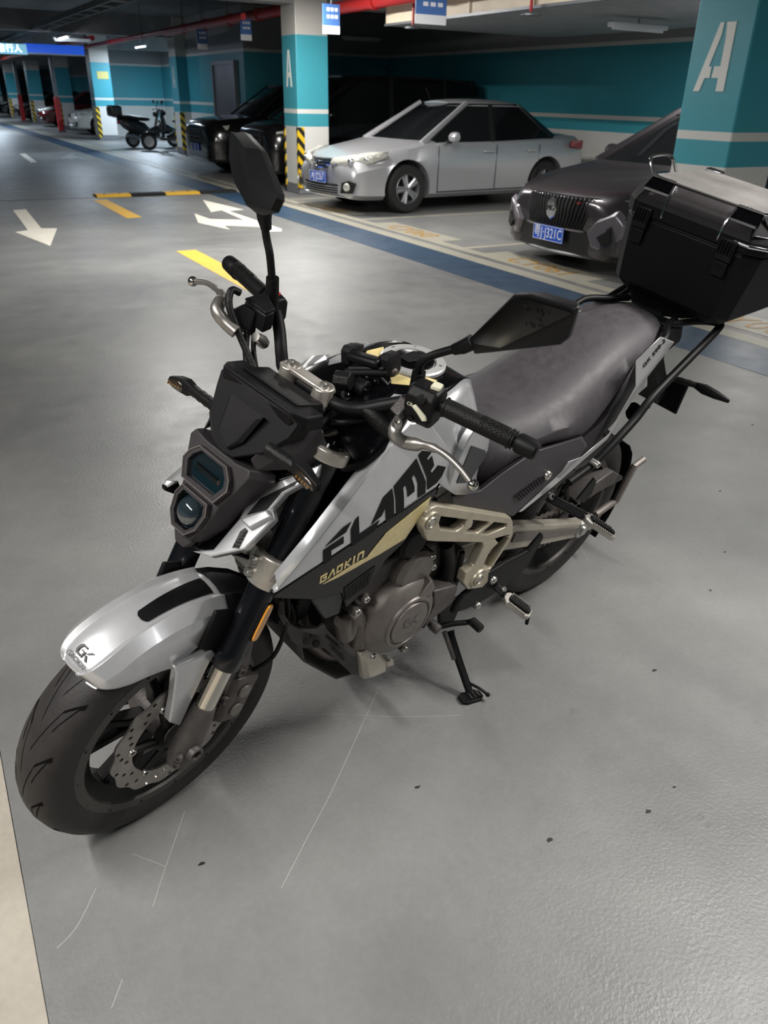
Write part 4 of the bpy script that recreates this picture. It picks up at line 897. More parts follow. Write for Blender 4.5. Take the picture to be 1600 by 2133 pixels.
# fly screen
def SCR(p): return ST(np.asarray(p)+V(-.016, 0, .004))
def scr(pts): return [V(*p) for p in pts]
F0 = [(1.238, .0, 1.040), (1.238, .088, 1.040), (1.226, .106, 1.025), (1.240, .100, .998), (1.275, .075, .965), (1.290, .05, .950), (1.300, .028, .936), (1.302, .0, .932)]
for_s = [V(x, y, z) for x, y, z in F0]+[V(x, -y, z) for x, y, z in F0[-2:0:-1]]
back = [p-HN*.03+V(-.01, 0, 0) for p in for_s]
sh = MB().loft([back, for_s]).build('fly_screen', 'matt_black', bike, SCR, smooth=20, bevel=.003)
MB().loft([[V(1.252, -.045, 1.015), V(1.252, .045, 1.015), V(1.284, .032, .965), V(1.296, .014, .945), V(1.296, -.014, .945), V(1.284, -.032, .965)], [V(1.262, -.036, 1.008), V(1.262, .036, 1.008), V(1.290, .024, .966), V(1.300, .010, .948), V(1.300, -.010, .948), V(1.290, -.024, .966)]]).build('screen_ridge', 'matt_black', sh, SCR, smooth=15)
MB().prism([V(1.236, -.090, 1.046), V(1.236, .090, 1.046), V(1.214, .110, 1.036), V(1.172, .110, 1.03), V(1.172, -.110, 1.03), V(1.214, -.110, 1.036)], V(0, 0, -.03)).build('instrument_hood', 'matt_black', bike, SCR, bevel=.004)
MB().prism([V(1.205, -.075, 1.042), V(1.205, .075, 1.042), V(1.14, .075, 1.024), V(1.14, -.075, 1.024)], V(-.004, 0, -.02)).build('instrument_panel', 'satin_black', bike, SCR, bevel=.003)
for s in (1, -1):
    MB().loft([[V(1.24, s*.08, 1.0), V(1.29, s*.06, .95), V(1.285, s*.075, .93), V(1.24, s*.098, .96)], [V(1.16, s*.09, 1.0), V(1.17, s*.09, .93), V(1.17, s*.105, .91), V(1.15, s*.118, .95)]]).build('cowl_cheek', 'dark_grey_plastic', bike, SCR, bevel=.003)
# front indicators
def indi(s):
    if s > 0: a, b, c = onp(None, 560, 935, (0, .125, 0), (0, 1, 0), True), onp(None, 615, 972, (0, .185, 0), (0, 1, 0), True), onp(None, 664, 1018, (0, .255, 0), (0, 1, 0), True)
    else: a, b, c = onp(None, 452, 850, (0, -.095, 0), (0, 1, 0), True), onp(None, 402, 812, (0, -.185, 0), (0, 1, 0), True), onp(None, 356, 790, (0, -.255, 0), (0, 1, 0), True)
    st_ = MB().tube([a+(b-a)*t for t in np.linspace(0, 1, 9)], [.012, .012, .0105, .0122, .0105, .0122, .0105, .0118, .011], 14).build('indicator_stalk', 'rubber_dark', bike, ST)
    d = nrm(c-b); u = nrm(np.cross(d, V(1, 0, 0))); u = u if u[2] > 0 else -u; f = np.cross(u, d)*1.; f = f if f[0] > 0 else -f
    L = np.linalg.norm(c-b)
    def sec(t, h, w): return [b+d*L*t+u*h*p+f*w*q for p, q in ((1, -.8), (1, .6), (.0, 1), (-1, .6), (-1, -.8))]
    bd = MB().loft([sec(-.05, .010, .010), sec(.2, .016, .012), sec(.55, .015, .011), sec(1., .007, .007)]).build('indicator', 'matt_black', bike, ST, bevel=.002)
    MB().loft([[b+d*L*t+u*h*p+f*(.013-.004*t) for p in (1, 0, -1)] for t, h in ((.28, .008), (.45, .011), (.75, .009), (.95, .004))], False, False).build('indicator_lens', 'amber_dark', bd, ST).modifiers.new('t', 'SOLIDIFY').thickness = .004
    for k in range(5): MB().sphere(b+d*L*(.38+.12*k)+f*.0135, .0022, 8, 5).build('led', 'amber_dim', bd, ST)
both(indi)
# ---- handlebar and its controls (steered)
def bend(s): return [V(.960, s*.385, 1.068), V(.975, s*.32, 1.072), V(.992, s*.25, 1.073), V(1.008, s*.20, 1.068), V(1.03, s*.155, 1.043), V(1.06, s*.11, 1.017), V(1.085, s*.07, 1.012), V(1.088, 0, 1.012)]
bar = bend(1)+bend(-1)[-2::-1]
MB().tube(cr(bar, 5), .0125, 14).build('handlebar', 'satin_black', bike, ST, smooth=50)
for s in (1, -1):
    rs = MB().loft([[V(1.096+a*.021+.02*(z < .99), s*.045+b*.019, z) for a, b in [(math.cos(q), math.sin(q)) for q in np.linspace(0, 2*math.pi, 16, endpoint=False)]] for z in (.945, .96, 1.035, 1.04)]).build('bar_riser', 'clamp_silver', bike, ST, bevel=.002)
    MB().cyl(V(1.116, s*.045, .935), V(1.116, s*.045, .95), .026, 20).build('riser_foot', 'clamp_silver', rs, ST, bevel=.002)
    bolt(V(1.096, s*.045, 1.041), (0, 0, 1), .009, rs, ST)
MB().prism([V(1.110, -.064, 1.030), V(1.110, .060, 1.030), V(1.078, .060, 1.025), V(1.078, -.064, 1.025)], V(0, 0, .012)).build('bar_clamp', 'clamp_silver', bike, ST, bevel=.004)
def grip(s):
    B0, B1 = V(.995, s*.242, 1.073), V(.960, s*.385, 1.068); ax = nrm(B1-B0); L = np.linalg.norm(B1-B0)
    g = MB().tube([B0+ax*L*t for t in (0, .02, .03, .86, .87, .89, .90, .92, .93)], [.019, .019, .017, .0165, .019, .019, .0165, .0165, .0185], 24).build('grip', 'rubber_dark', bike, ST, smooth=35)
    MB().tube([B1-ax*.006, B1, B1+ax*.03, B1+ax*.034], [.016, .0185, .0175, .014], 24).build('bar_end', 'satin_black', bike, ST, smooth=35)
    u = nrm(np.cross(ax, V(1, 0, 0))); u = u if u[2] > 0 else -u; w = np.cross(ax, u)
    kn = MB()
    for i in range(11):
        for j in range(7):
            q = -.9+.3*j+(.15 if i % 2 else 0); c = B0+ax*L*(.50+.032*i)+(u*math.cos(q)+w*math.sin(q)*s)*.0166; kn.sphere(c, .0019, 5, 3)
    kn.build('grip_knurl', 'rubber_dark', g, ST, kind='stuff')
    # lever
    if s > 0: Q = [(836, 872), (822, 902), (845, 922), (890, 928), (925, 945), (958, 975), (985, 1010)]; yy = [.175, .185, .20, .245, .285, .325, .36]
    else: Q = [(492, 692), (468, 670), (452, 645), (463, 617), (448, 600), (428, 588), (402, 586)]; yy = [-.175, -.20, -.22, -.245, -.285, -.325, -.36]
    P = [onp(None, *q, (0, y_, 0), (0, 1, 0), True) for q, y_ in zip(Q, yy)]
    P = cr(P, 5); n = len(P)
    lv = MB().tube(P, [(.013 if i < n*.45 else .0085) if i < n*.55 else .0062 for i in range(n)], 12).build('brake_lever' if s < 0 else 'clutch_lever', 'disc_steel', bike, ST, smooth=60)
    MB().sphere(P[-1], .0105, 16, 10).build('lever_ball', 'chrome_tube', lv, ST)
    return lv
both(grip)
# left switch housing
sw = V(1.004, .205, 1.064); a_ = nrm(V(-.25, 1, 0)); r_ = nrm(np.cross(a_, V(0, 0, 1))); r_ = r_ if r_[0] > 0 else -r_
def blk(c, ax, f, u, sx, sy, sz, rad=.3): 
    pts = [(1, .6), (.6, 1), (-.6, 1), (-1, .6), (-1, -.6), (-.6, -1), (.6, -1), (1, -.6)]
    return MB().loft([[c+ax*sy*k+f*sx*p*sh+u*sz*q*sh for p, q in pts] for k, sh in ((-1, .86), (-.82, 1), (.82, 1), (1, .86))])
Z_ = V(0, 0, 1)
lh = blk(sw, a_, r_, Z_, .031, .029, .036).build('switch_housing', 'satin_black', bike, ST, bevel=.003)
MB().lathe([(0, .007), (.008, .006), (.009, 0)], sw+r_*.031+Z_*.022+a_*.004, r_+Z_*.3, 14).build('starter_button', 'matt_black', lh, ST)
MB().prism([sw+r_*.031+a_*(x+.006)+Z_*(z+.006) for x, z in ((-.016, -.002), (-.010, .004), (.014, -.010), (.018, -.018), (.010, -.022), (-.004, -.010))], r_*.006).build('indicator_switch', 'switch_cream', lh, ST, bevel=.002)
MB().lathe([(0, .004), (.006, .004), (.007, 0)], sw+r_*.030-a_*.008-Z_*.022, r_, 12).build('horn_button', 'gloss_black', lh, ST)
MB().prism([sw+Z_*.035+a_*x+r_*z for x, z in ((.004, -.012), (.022, -.012), (.024, .008), (.006, .010))], Z_*.008).build('beam_switch', 'switch_cream', lh, ST, bevel=.002)
me = put(text_mesh('CB', .009, .0004), ST(sw+r_*.0315-a_*.016+Z_*.004), RS@a_, RS@Z_); finish('switch_mark', me, 'switch_cream', lh, smooth=0)
MB().prism([V(1.025, .165, 1.066), V(1.03, .190, 1.066), V(1.058, .192, 1.045), V(1.052, .165, 1.045)], V(-.018, 0, -.014)).build('lever_perch', 'cast_grey', bike, ST, bevel=.004)
bolt(onp(None, 827, 884, (0, .185, 0), (0, 1, 0), True), (.4, .2, 1), .009, None, ST, h=.01)
# clutch cable boot and cables
bt = [onp(None, *q, (0, y_, 0), (0, 1, 0), True) for q, y_ in (((826, 905), .18), ((800, 885), .155), ((775, 862), .13), ((752, 848), .11))]
MB().tube(cr(bt, 4), [.014, .0155, .017, .0175, .018, .018, .0175, .017, .016, .014, .012, .010, .008], 14).build('cable_boot', 'rubber_dark', bike, ST, smooth=50)
def cable(name, pts, r, m='rubber_dark', steer=True):
    P = [onp(None, u, v, (0, y_, 0), (0, 1, 0), steer) for u, v, y_ in pts]
    return MB().tube(cr(P, 6), r, 10).build(name, m, bike, ST if steer else None, smooth=50)
cable('clutch_cable', [(752, 848, .11), (715, 842, .08), (680, 850, .06), (655, 870, .075), (640, 905, .085), (628, 950, .08)], .0065)
cable('wiring_sleeve', [(860, 838, .16), (800, 836, .12), (740, 850, .085), (690, 862, .07), (660, 895, .075), (640, 930, .06)], .0075)
cable('wiring_sleeve', [(835, 845, .15), (770, 870, .11), (720, 880, .085), (685, 880, .075)], .006)
cable('throttle_cable', [(500, 610, -.21), (482, 605, -.215), (478, 640, -.20), (500, 700, -.17), (520, 745, -.14), (545, 800, -.10), (575, 825, -.07)], .007)
cable('brake_line', [(515, 690, -.18), (512, 730, -.16), (520, 790, -.13), (540, 830, -.10)], .0065)
cable('brake_line', [(528, 700, -.17), (530, 745, -.15), (545, 800, -.11), (590, 830, -.06)], .005)
cable('wiring_sleeve', [(545, 790, -.10), (580, 800, -.07), (605, 812, -.04), (610, 850, -.02)], .006)
cable('wiring_sleeve', [(590, 800, -.06), (612, 830, -.02), (620, 850, .0), (632, 870, .03)], .005)
cable('ignition_wire', [(560, 795, -.08), (600, 790, -.05), (640, 800, -.02), (660, 840, .03)], .004)
MB().box(V(1.15, -.03, .985), (.05, .06, .05)).build('ignition_switch', 'matt_black', bike, ST, bevel=.008)
# right switch housing, master cylinder, mirror clamp
sr = V(1.006, -.205, 1.066); ar_ = nrm(V(-.25, -1, 0))
rh = blk(sr, ar_, V(1, 0, 0), Z_, .024, .024, .028).build('switch_housing', 'satin_black', bike, ST, bevel=.003)
MB().prism([sr+Z_*.018+V(.018, .014, 0), sr+Z_*.018+V(.018, -.010, 0), sr+Z_*.030+V(.002, -.010, 0), sr+Z_*.030+V(.002, .014, 0)], V(-.006, 0, .006)).build('kill_switch', 'kill_red', rh, ST, bevel=.002)
mc = [onp('z4', x, y, (0, yv, 0), (0, 1, 0), True) for x, y, yv in ((545, 1545, -.215), (700, 1500, -.20), (745, 1500, -.185), (815, 1640, -.15), (730, 1675, -.15))]
MB().prism([onp('z4', x, y, (0, yv, 0), (0, 1, 0), True) for x, y, yv in ((540, 1560, -.205), (420, 1620, -.215), (470, 1780, -.20), (600, 1830, -.175), (640, 1640, -.175))], V(-.012, 0, -.012)).build('lever_perch', 'satin_black', bike, ST, bevel=.004)
mcb = MB().prism(mc, V(.004, 0, -.036)).build('brake_reservoir', 'satin_black', bike, ST, bevel=.003)
MB().prism([p+V(0, 0, .0008) for p in mc], V(0, 0, .006)).build('reservoir_lid', 'matt_black', mcb, ST, bevel=.002)
MB().tube([onp('z4', *q, (0, -.16, 0), (0, 1, 0), True) for q in ((640, 1860), (700, 1900), (720, 1925))], [.010, .013, .011], 12).build('banjo_bolt', 'bolt_steel', bike, ST)
# mirrors
def bolt_stem(name, pts, rr): 
    P = [onp(None, u, v, (0, y_, 0), (0, 1, 0), True) for u, v, y_ in pts]; return MB().tube(cr(P, 6), rr, 14).build(name, 'satin_black', bike, ST, smooth=50)
ls = bolt_stem('mirror_stem', [(862, 832, .165), (872, 785, .168), (875, 760, .17), (890, 745, .18), (920, 734, .20), (958, 724, .225)], .0075)
MB().tube([onp(None, u, v, (0, y_, 0), (0, 1, 0), True) for u, v, y_ in ((860, 845, .163), (866, 815, .166), (873, 775, .168))], [.014, .0135, .0125], 16).build('stem_boot', 'rubber_dark', ls, ST)
MB().tube([onp(None, u, v, (0, y_, 0), (0, 1, 0), True) for u, v, y_ in ((945, 728, .218), (965, 722, .232), (985, 712, .245))], [.010, .013, .014], 16).build('stem_socket', 'satin_black', ls, ST)
def mirror(k, outline, y0, n_, depth, tilt=None):
    P0 = onp(k, *outline[0], (0, y0, 0), (0, 1, 0), True); N = nrm(n_)
    R = [onp(k, *q, P0, N, True) for q in outline]; c = np.mean(R, 0)
    o = BM@(CAM-BO); o = RS.T@(o-SA)+SA; tow = 1 if np.dot(o-c, N) > 0 else -1; N = N*tow
    return R, c, N
# left mirror: its glass faces the rear, we look over its edge at the glass
R, c, N = mirror('z7', [(45, 360), (310, 95), (410, 95), (660, 170), (690, 185), (640, 360), (590, 400), (180, 445), (80, 455)], .245, (-.80, .25, .52), .03)
lm = MB().loft([R, [c+(p-c)*.97-N*.008 for p in R], [c+(p-c)*.72-N*.030 for p in R]]).build('mirror_shell', 'satin_black', bike, ST, bevel=.003)
G = [onp('z7', *q, R[0]+N*.0, N, True) for q in ((62, 350), (312, 118), (405, 120), (640, 190), (668, 205), (240, 410), (85, 385))]
gl_ = MB().prism([p+N*.0005 for p in G], N*.0015).build('mirror_glass', 'mirror_glass', lm, ST)
ex = nrm(onp('z7', 530, 200, R[0], N, True)-onp('z7', 370, 175, R[0], N, True)); ey = nrm(np.cross(N, ex)); 
c1 = onp('z7', 480, 190, R[0], N, True)+N*.0022; c2 = onp('z7', 435, 268, R[0], N, True)+N*.0022
for cc, rad in ((c1, .0074), (c2, .0056)):
    MB().lathe([(rad*.86, 0), (rad*.86, .0005), (rad, .0005), (rad, 0)], cc, N, 24).build('etched_ring', 'decal_black', gl_, ST)
    MB().lathe([(rad*.45, 0), (rad*.45, .0005), (rad*.6, .0005), (rad*.6, 0)], cc, N, 16).build('etched_ring', 'decal_black', gl_, ST)
strokes([[(-1-x if False else -x, y) for x, y in pl] for pl in GKL], onp('z7', 405, 178, R[0], N, True)+N*.0022, ex, ey, .0062, 'decal_black', gl_, ST, 'etched_mark', .0004)
for (x0, y0, w_, h_) in ((470, 232, 30, 10), (478, 243, 26, 8), (485, 275, 36, 12), (532, 192, 6, 22), (396, 262, 6, 18)):
    MB().prism([onp('z7', x0+dx, y0+dy, R[0], N, True)+N*.0022 for dx, dy in ((-w_/2, -h_/2), (w_/2, -h_/2+4), (w_/2, h_/2+4), (-w_/2, h_/2))], N*.0004).build('etched_mark', 'decal_black', gl_, ST, smooth=0)
# right mirror: its back faces the front left
rs_ = bolt_stem('mirror_stem', [(568, 645, -.185), (568, 600, -.185), (566, 572, -.185), (562, 530, -.19), (556, 500, -.20), (552, 475, -.205)], .0075)
MB().tube([onp(None, u, v, (0, -.185, 0), (0, 1, 0), True) for u, v in ((567, 640), (567, 610), (568, 578))], [.013, .0135, .0125], 16).build('stem_boot', 'rubber_dark', rs_, ST)
MB().tube([onp(None, u, v, (0, y_, 0), (0, 1, 0), True) for u, v, y_ in ((555, 478, -.204), (551, 458, -.207), (550, 438, -.21))], [.010, .013, .0155], 16).build('stem_socket', 'satin_black', rs_, ST)
out = [(500, 75), (540, 60), (680, 215), (825, 590), (825, 640), (775, 745), (640, 770), (585, 670), (500, 560), (478, 480), (468, 330), (470, 160)]
R, c, N = mirror('z4', out, -.235, (.80, -.50, .25), .03)
mid_ = [onp('z4', *q, R[0], N, True)+N*.018 for q in ((515, 100), (540, 110), (640, 240), (690, 560), (700, 620), (690, 720), (660, 740), (620, 660), (560, 560), (530, 480), (500, 330), (500, 160))]
rm = MB().loft([[p-N*.012 for p in R], [p-N*.004 for p in R], R, mid_]).build('mirror_shell', 'satin_black', bike, ST, bevel=.002, smooth=20)
MB().prism([c+(p-c)*.92-N*.0125 for p in R], -N*.0015).build('mirror_glass', 'mirror_glass', rm, ST)

# ---- phone holder on the bar
def pz(x, y, yy): return onp('zB', x, y, (0, yy, 0), (0, 1, 0), True)
hd_ = MB().tube(cr([pz(300, 540, .03), pz(290, 500, .025), pz(310, 440, .02)], 4), [.011, .010, .009, .008, .007, .008, .009, .010, .011], 12).build('phone_holder', 'matt_black', bike, ST)
MB().sphere(pz(300, 520, .026), .013, 14, 10).build('ball_joint', 'gloss_black', hd_, ST)
def rod(a, b, r, name, m='matt_black', n=16): return MB().cyl(pz(*a), pz(*b), r, n).build(name, m, hd_, ST, bevel=.002)
rod((225, 380, .0), (350, 400, .03), .019, 'clamp_block', 'rubber_dark', 8)
rod((385, 430, .02), (470, 470, .045), .019, 'clamp_knob', 'rubber_dark', 20)
MB().cyl(pz(455, 462, .042), pz(475, 472, .047), .012, 18).build('knob_cap', 'gloss_black', hd_, ST)
rod((300, 330, -.01), (640, 330, .055), .008, 'holder_rail')
rod((330, 300, -.02), (620, 300, .05), .007, 'holder_rail', 'satin_black')
d1 = nrm(pz(640, 300, .05)-pz(330, 210, -.05)); d2 = nrm(np.cross(Z_, d1)); u3 = nrm(np.cross(d1, d2))
blk(pz(460, 225, .0), d1, d2, u3, .016, .040, .010).build('holder_bridge', 'satin_black', hd_, ST, bevel=.003)
blk(pz(350, 190, -.045), d1, d2, u3, .020, .012, .022).build('holder_jaw', 'matt_black', hd_, ST, bevel=.004)
blk(pz(380, 130, -.05), d1, d2, u3, .018, .010, .007).build('jaw_pad', 'rubber_dark', hd_, ST, bevel=.003)
blk(pz(660, 260, .045), d1, d2, u3, .022, .011, .024).build('holder_jaw', 'matt_black', hd_, ST, bevel=.004)
blk(pz(640, 205, .035), d1, d2, u3, .018, .010, .007).build('jaw_pad', 'rubber_dark', hd_, ST, bevel=.003)
rod((690, 340, .06), (670, 310, .05), .010, 'jaw_screw', 'cover_grey')
for x, y, yy in ((480, 370, .03), (545, 400, .045), (420, 360, .015)): MB().sphere(pz(x, y, yy), .0075, 10, 8).build('screw_head', 'gloss_black', hd_, ST)
MB().tube([pz(590, 370, .045), pz(640, 420, .055), pz(665, 385, .055)], .0025, 6).build('wire_loop', 'bolt_steel', hd_, ST)

# ---- tank: black top, silver flanks
TS = [(1.10, .93, .125, .895), (1.06, .958, .156, .915), (1.0, .983, .152, .942), (.93, .995, .139, .970), (.86, 1.001, .126, .987), (.80, 1.001, .113, .997), (.745, .993, .095, .997), (.70, .976, .080, .978), (.665, .948, .055, .948)]
TSm = cr([V(*t) for t in TS], 3)
rows = []
for x, zc, ye, ze in TSm:
    hs_ = [(ye*k, ze+(zc-ze)*(1-k**5)) for k in (1., .9, .75, .55, .28, 0)]
    rows.append([V(x, y, z) for y, z in hs_]+[V(x, -y, z) for y, z in hs_[-2::-1]])
tt = MB().loft(rows, False, False).build('tank_top', 'gloss_black', bike, smooth=40)
tt.modifiers.new('t', 'SOLIDIFY').thickness = .004
def tz(x, y):
    xs_ = [t[0] for t in TSm][::-1]; i = [float(np.interp(x, xs_, [t[j] for t in TSm][::-1])) for j in (1, 2, 3)]
    k = min(1, abs(y)/i[1]); return i[2]+(i[0]-i[2])*(1-k**5)
def flank(s):
    F = V(1, s, 1)
    top = [V(x, ye*1.0, ze-.001) for x, zc, ye, ze in TSm if x < .955]
    n = len(top)
    # lower line of the flank: from behind the E of the decal to the knee
    low = [V(.90, .176, .86), V(.855, .183, .818), V(.80, .176, .775), V(.735, .160, .742), V(.682, .148, .722)]
    low = [np.array([np.interp(t, np.linspace(0, 1, 5), [p[i] for p in low]) for i in range(3)]) for t in np.linspace(0, 1, n)]
    rows = []
    for i_, (a, b) in enumerate(zip(top, low)):
        bg_ = min(1., i_/(n*.45))
        rows.append([(a+(b-a)*t+V(0, bg_*.030*math.sin(math.pi*min(1, t*1.15)*.85), bg_*.010*math.sin(math.pi*t)))*F for t in np.linspace(0, 1, 8)])
    fl = MB().loft(rows, False, False).build('tank_flank', 'silver_paint', bike, smooth=35); fl.modifiers.new('t', 'SOLIDIFY').thickness = .004
    KP = plane3(onp('zC', 800, 1080, (0, .186, 0), (0, 1, 0)), onp('zC', 1200, 450, (0, .172, 0), (0, 1, 0)), onp('zC', 1000, 560, (0, .192, 0), (0, 1, 0)))
    T = lambda pts, off=0.: [(p+KP[1]*off)*F for p in onpl('zC', pts, KP)]
    kp = MB().prism(T([(785, 1065), (835, 900), (1000, 560), (1150, 330), (1225, 430), (1190, 680), (1020, 1000), (960, 1085), (800, 1090)]), -KP[1]*F*.02).build('knee_panel', 'silver_paint', bike, bevel=.003, smooth=25)
    MB().prism(T([(848, 1038), (1010, 640), (1150, 690), (1160, 740), (1000, 990), (935, 1040)], .0006), KP[1]*F*.001).build('knee_inset', 'grey_inset', kp, smooth=0)
    return rows
for s in (1, -1):
    rw = flank(s)
# shroud panel with the FLAME lettering
SPL = plane3(V(1.283, .195, .733), V(.865, .190, .818), V(.995, .158, .946))
def shroud(s):
    F = V(1, s, 1); T = lambda k, pts, off=0., pl=SPL: [(p+pl[1]*off)*F for p in onpl(k, pts, pl)]
    ni = -SPL[1]*F
    sh_ = MB().prism(T('z3', [(90, 1597), (110, 1562), (350, 1268), (580, 968), (800, 700), (905, 575), (1010, 560), (1130, 720), (1125, 850), (1090, 900), (1062, 955)]), ni*.016).build('side_shroud', 'silver_paint', bike, bevel=.004, smooth=25)
    # folded upper edge of the shroud
    e0 = T('z3', [(110, 1562), (350, 1268), (580, 968), (800, 700), (905, 575)]); e1 = [p+V(-.012, -s*.028, .012) for p in e0]
    MB().loft([e0, e1, [p+V(-.02, -s*.05, -.03) for p in e0]], False, False).build('shroud_edge', 'silver_paint', sh_, smooth=20).modifiers.new('t', 'SOLIDIFY').thickness = .003
    LPL = plane3(V(1.283, .195, .731), V(.872, .188, .812), V(1.04, .168, .605))
    nl = -LPL[1]*F
    bl = MB().prism(T('z3', [(90, 1597), (1062, 958), (1060, 985), (860, 1290), (755, 1390)], 0, LPL)+T('zE', [(1110, 235), (850, 470), (820, 300), (480, 372), (230, 368), (50, 352)], 0, LPL), nl*.014).build('lower_shroud', 'gloss_black', bike, bevel=.003, smooth=25)
    MB().prism(T('zE', [(835, 240), (1180, -10), (1100, 200), (840, 380)], .0008, LPL), -nl*.001).build('vent_mesh', 'hole_black', bl, smooth=0)
    for k in range(7):
        MB().prism(T('zE', [(838+45*k, 240-33*k+6), (838+45*k, 255-33*k+6), (850+38*k, 372-30*k), (850+38*k, 360-30*k)], .0022, LPL), -nl*.001).build('vent_rib', 'satin_black', bl, smooth=0)
    MB().prism(T('zE', [(480, 372), (815, 275), (840, 380), (800, 540), (640, 602)], -.004, LPL), nl*.02).build('shroud_bracket', 'grey_inset', bike, bevel=.003)
    MB().prism(T('zA', [(125, 1692), (330, 1562), (480, 1462), (640, 1380), (870, 1090), (1412, 655), (1370, 765), (1105, 1150), (800, 1335), (640, 1422), (500, 1502), (300, 1612)], .0006, LPL), -nl*.001).build('gold_decal', 'gold_decal', bl, smooth=0)
    FLAME = [[(155, 1245), (365, 1020), (465, 950), (400, 1075)], [(130, 1290), (372, 1125), (372, 1205), (225, 1290), (225, 1400), (130, 1465)],
        [(460, 1045), (510, 930), (552, 885), (560, 1095), (800, 930), (740, 1060), (465, 1250)],
        [(705, 980), (845, 660), (950, 555), (970, 680), (975, 890), (878, 950), (872, 780), (825, 880)],
        [(970, 530), (1240, 200), (1330, 420), (1350, 480), (1345, 610), (1257, 665), (1257, 500), (1235, 430), (1205, 385), (1185, 430), (1215, 530), (1215, 590), (1135, 655), (1130, 580), (1110, 510), (1080, 545), (1090, 660), (1090, 800), (1000, 865), (995, 690)],
        [(1262, 160), (1310, 105), (1420, 120), (1362, 205), (1385, 215), (1425, 170), (1450, 280), (1408, 345), (1425, 375), (1500, 280), (1590, 300), (1540, 410), (1480, 490), (1370, 570), (1365, 430)]]
    if s > 0:
        for pl in FLAME: MB().prism(T('zA', pl, .0006), -ni*.001).build('side_letter', 'decal_black', sh_, smooth=0)
        a, b, c = [onp('zA', *q, *LPL) for q in ((85, 1690), (605, 1372), (97, 1605))]
        # GAOKIN lettering in gold
        ex, ey = b-a, c-a
        G6 = [[(.00, 0), (.00, 1), (.15, 1), (.15, .8), (.035, .8), (.035, .2), (.115, .2), (.115, .42), (.07, .42), (.07, .6), (.15, .6), (.15, 0)],
              [(.17, 0), (.255, 1), (.30, 1), (.345, 0), (.305, 0), (.275, .74), (.21, 0)],
              None, [(.55, 0), (.55, 1), (.585, 1), (.585, .6), (.64, 1), (.69, 1), (.615, .5), (.70, 0), (.655, 0), (.585, .42), (.585, 0)],
              [(.745, 0), (.745, 1), (.785, 1), (.785, 0)], [(.845, 0), (.845, 1), (.985, 1), (1., .85), (1., 0), (.963, 0), (.963, .78), (.882, .78), (.882, 0)]]
        for pl in G6:
            if pl: MB().prism([a+ex*x+ey*y+LPL[1]*.0006 for x, y in pl], LPL[1]*.001).build('gold_letter', 'gold_decal', bl, smooth=0)
        q = [(.365, 0), (.365, 1), (.505, 1), (.505, 0)]; qi = [(.402, .2), (.402, .8), (.468, .8), (.468, .2)]
        MB().loft([[a+ex*x+ey*y+LPL[1]*.0006 for x, y in q], [a+ex*x+ey*y+LPL[1]*.0016 for x, y in q], [a+ex*x+ey*y+LPL[1]*.0016 for x, y in qi], [a+ex*x+ey*y+LPL[1]*.0006 for x, y in qi]], True, False).build('gold_letter', 'gold_decal', bl, smooth=0)
    # glossy black inner faces between shroud and fork
    I0 = T('z3', [(130, 1560), (350, 1275), (580, 975), (800, 705), (905, 580)], -.01); I1 = [V(1.19, s*.10, .70), V(1.13, s*.085, .80), V(1.07, s*.075, .895), V(1.03, s*.075, .945), V(1.0, s*.08, .975)]
    MB().loft([[p+V(-.012, -s*.01, .0) for p in I0], [(p+q)/2+V(0, 0, -.015) for p, q in zip(I0, I1)], I1], False, False).build('inner_panel', 'gloss_black', bike, smooth=30).modifiers.new('t', 'SOLIDIFY').thickness = .005
both(shroud)
# steering head and radiator behind the fork
MB().loft([[V(1.10, y, z) for y, z in ((-.10, .50), (.10, .50), (.13, .72), (-.13, .72))], [V(1.14, y, z) for y, z in ((-.10, .49), (.10, .49), (.13, .71), (-.13, .71))]]).build('radiator', 'matt_black', bike, bevel=.004)
for k in range(14): MB().box(V(1.142-.0005*k, 0, .51+.015*k), (.004, .2+.004*k, .006)).build('radiator_fin', 'satin_black', bike, smooth=0)
MB().tube([V(1.12, 0, .66), V(1.02, 0, .90), V(.99, 0, .965)], [.04, .038, .04], 16).build('head_tube', 'satin_black', bike)
# filler cap
cz = tz(.805, 0); cn = nrm(V(.02, 0, 1)); cp = V(.805, 0, cz+.004)
cap_ = MB().lathe([(.070, -.004), (.070, .003), (.067, .0055), (.050, .0055), (.048, .001), (.044, .001)], cp, cn, 48).build('filler_ring', 'cap_silver', bike)
MB().lathe([(.044, .0), (.044, .006), (.040, .008), (0, .008)], cp, cn, 40).build('filler_cap', 'gloss_black', cap_)
MB().prism([cp+V(a, b, .008) for a, b in ((.03, -.014), (.03, .014), (-.012, .02), (-.034, .010), (-.034, -.010), (-.012, -.02))], V(0, 0, .004)).build('cap_flap', 'matt_black', cap_, bevel=.0015)
for k in range(7): q = 2*math.pi*k/7+.3; bolt(cp+V(.0585*math.cos(q), .0585*math.sin(q), .0055), cn, .004, cap_, h=.0015)
# pale gold flash in front of the cap
for s in (1, -1):
    P = [(.885, .012), (.91, .045), (.86, .085), (.815, .082), (.83, .062), (.862, .05), (.872, .025)]
    MB().add([V(x, s*y, tz(x, y)+.0022) for x, y in P], [tuple(range(len(P)))]).build('tank_flash', 'gold_decal', tt, smooth=0).modifiers.new('t', 'SOLIDIFY').thickness = .001
    P = [(.965, .085), (.945, .105), (.915, .112), (.90, .10), (.93, .075)]
    MB().add([V(x, s*y, tz(x, y)+.0022) for x, y in P], [tuple(range(len(P)))]).build('tank_flash', 'silver_paint', tt, smooth=0).modifiers.new('t', 'SOLIDIFY').thickness = .001

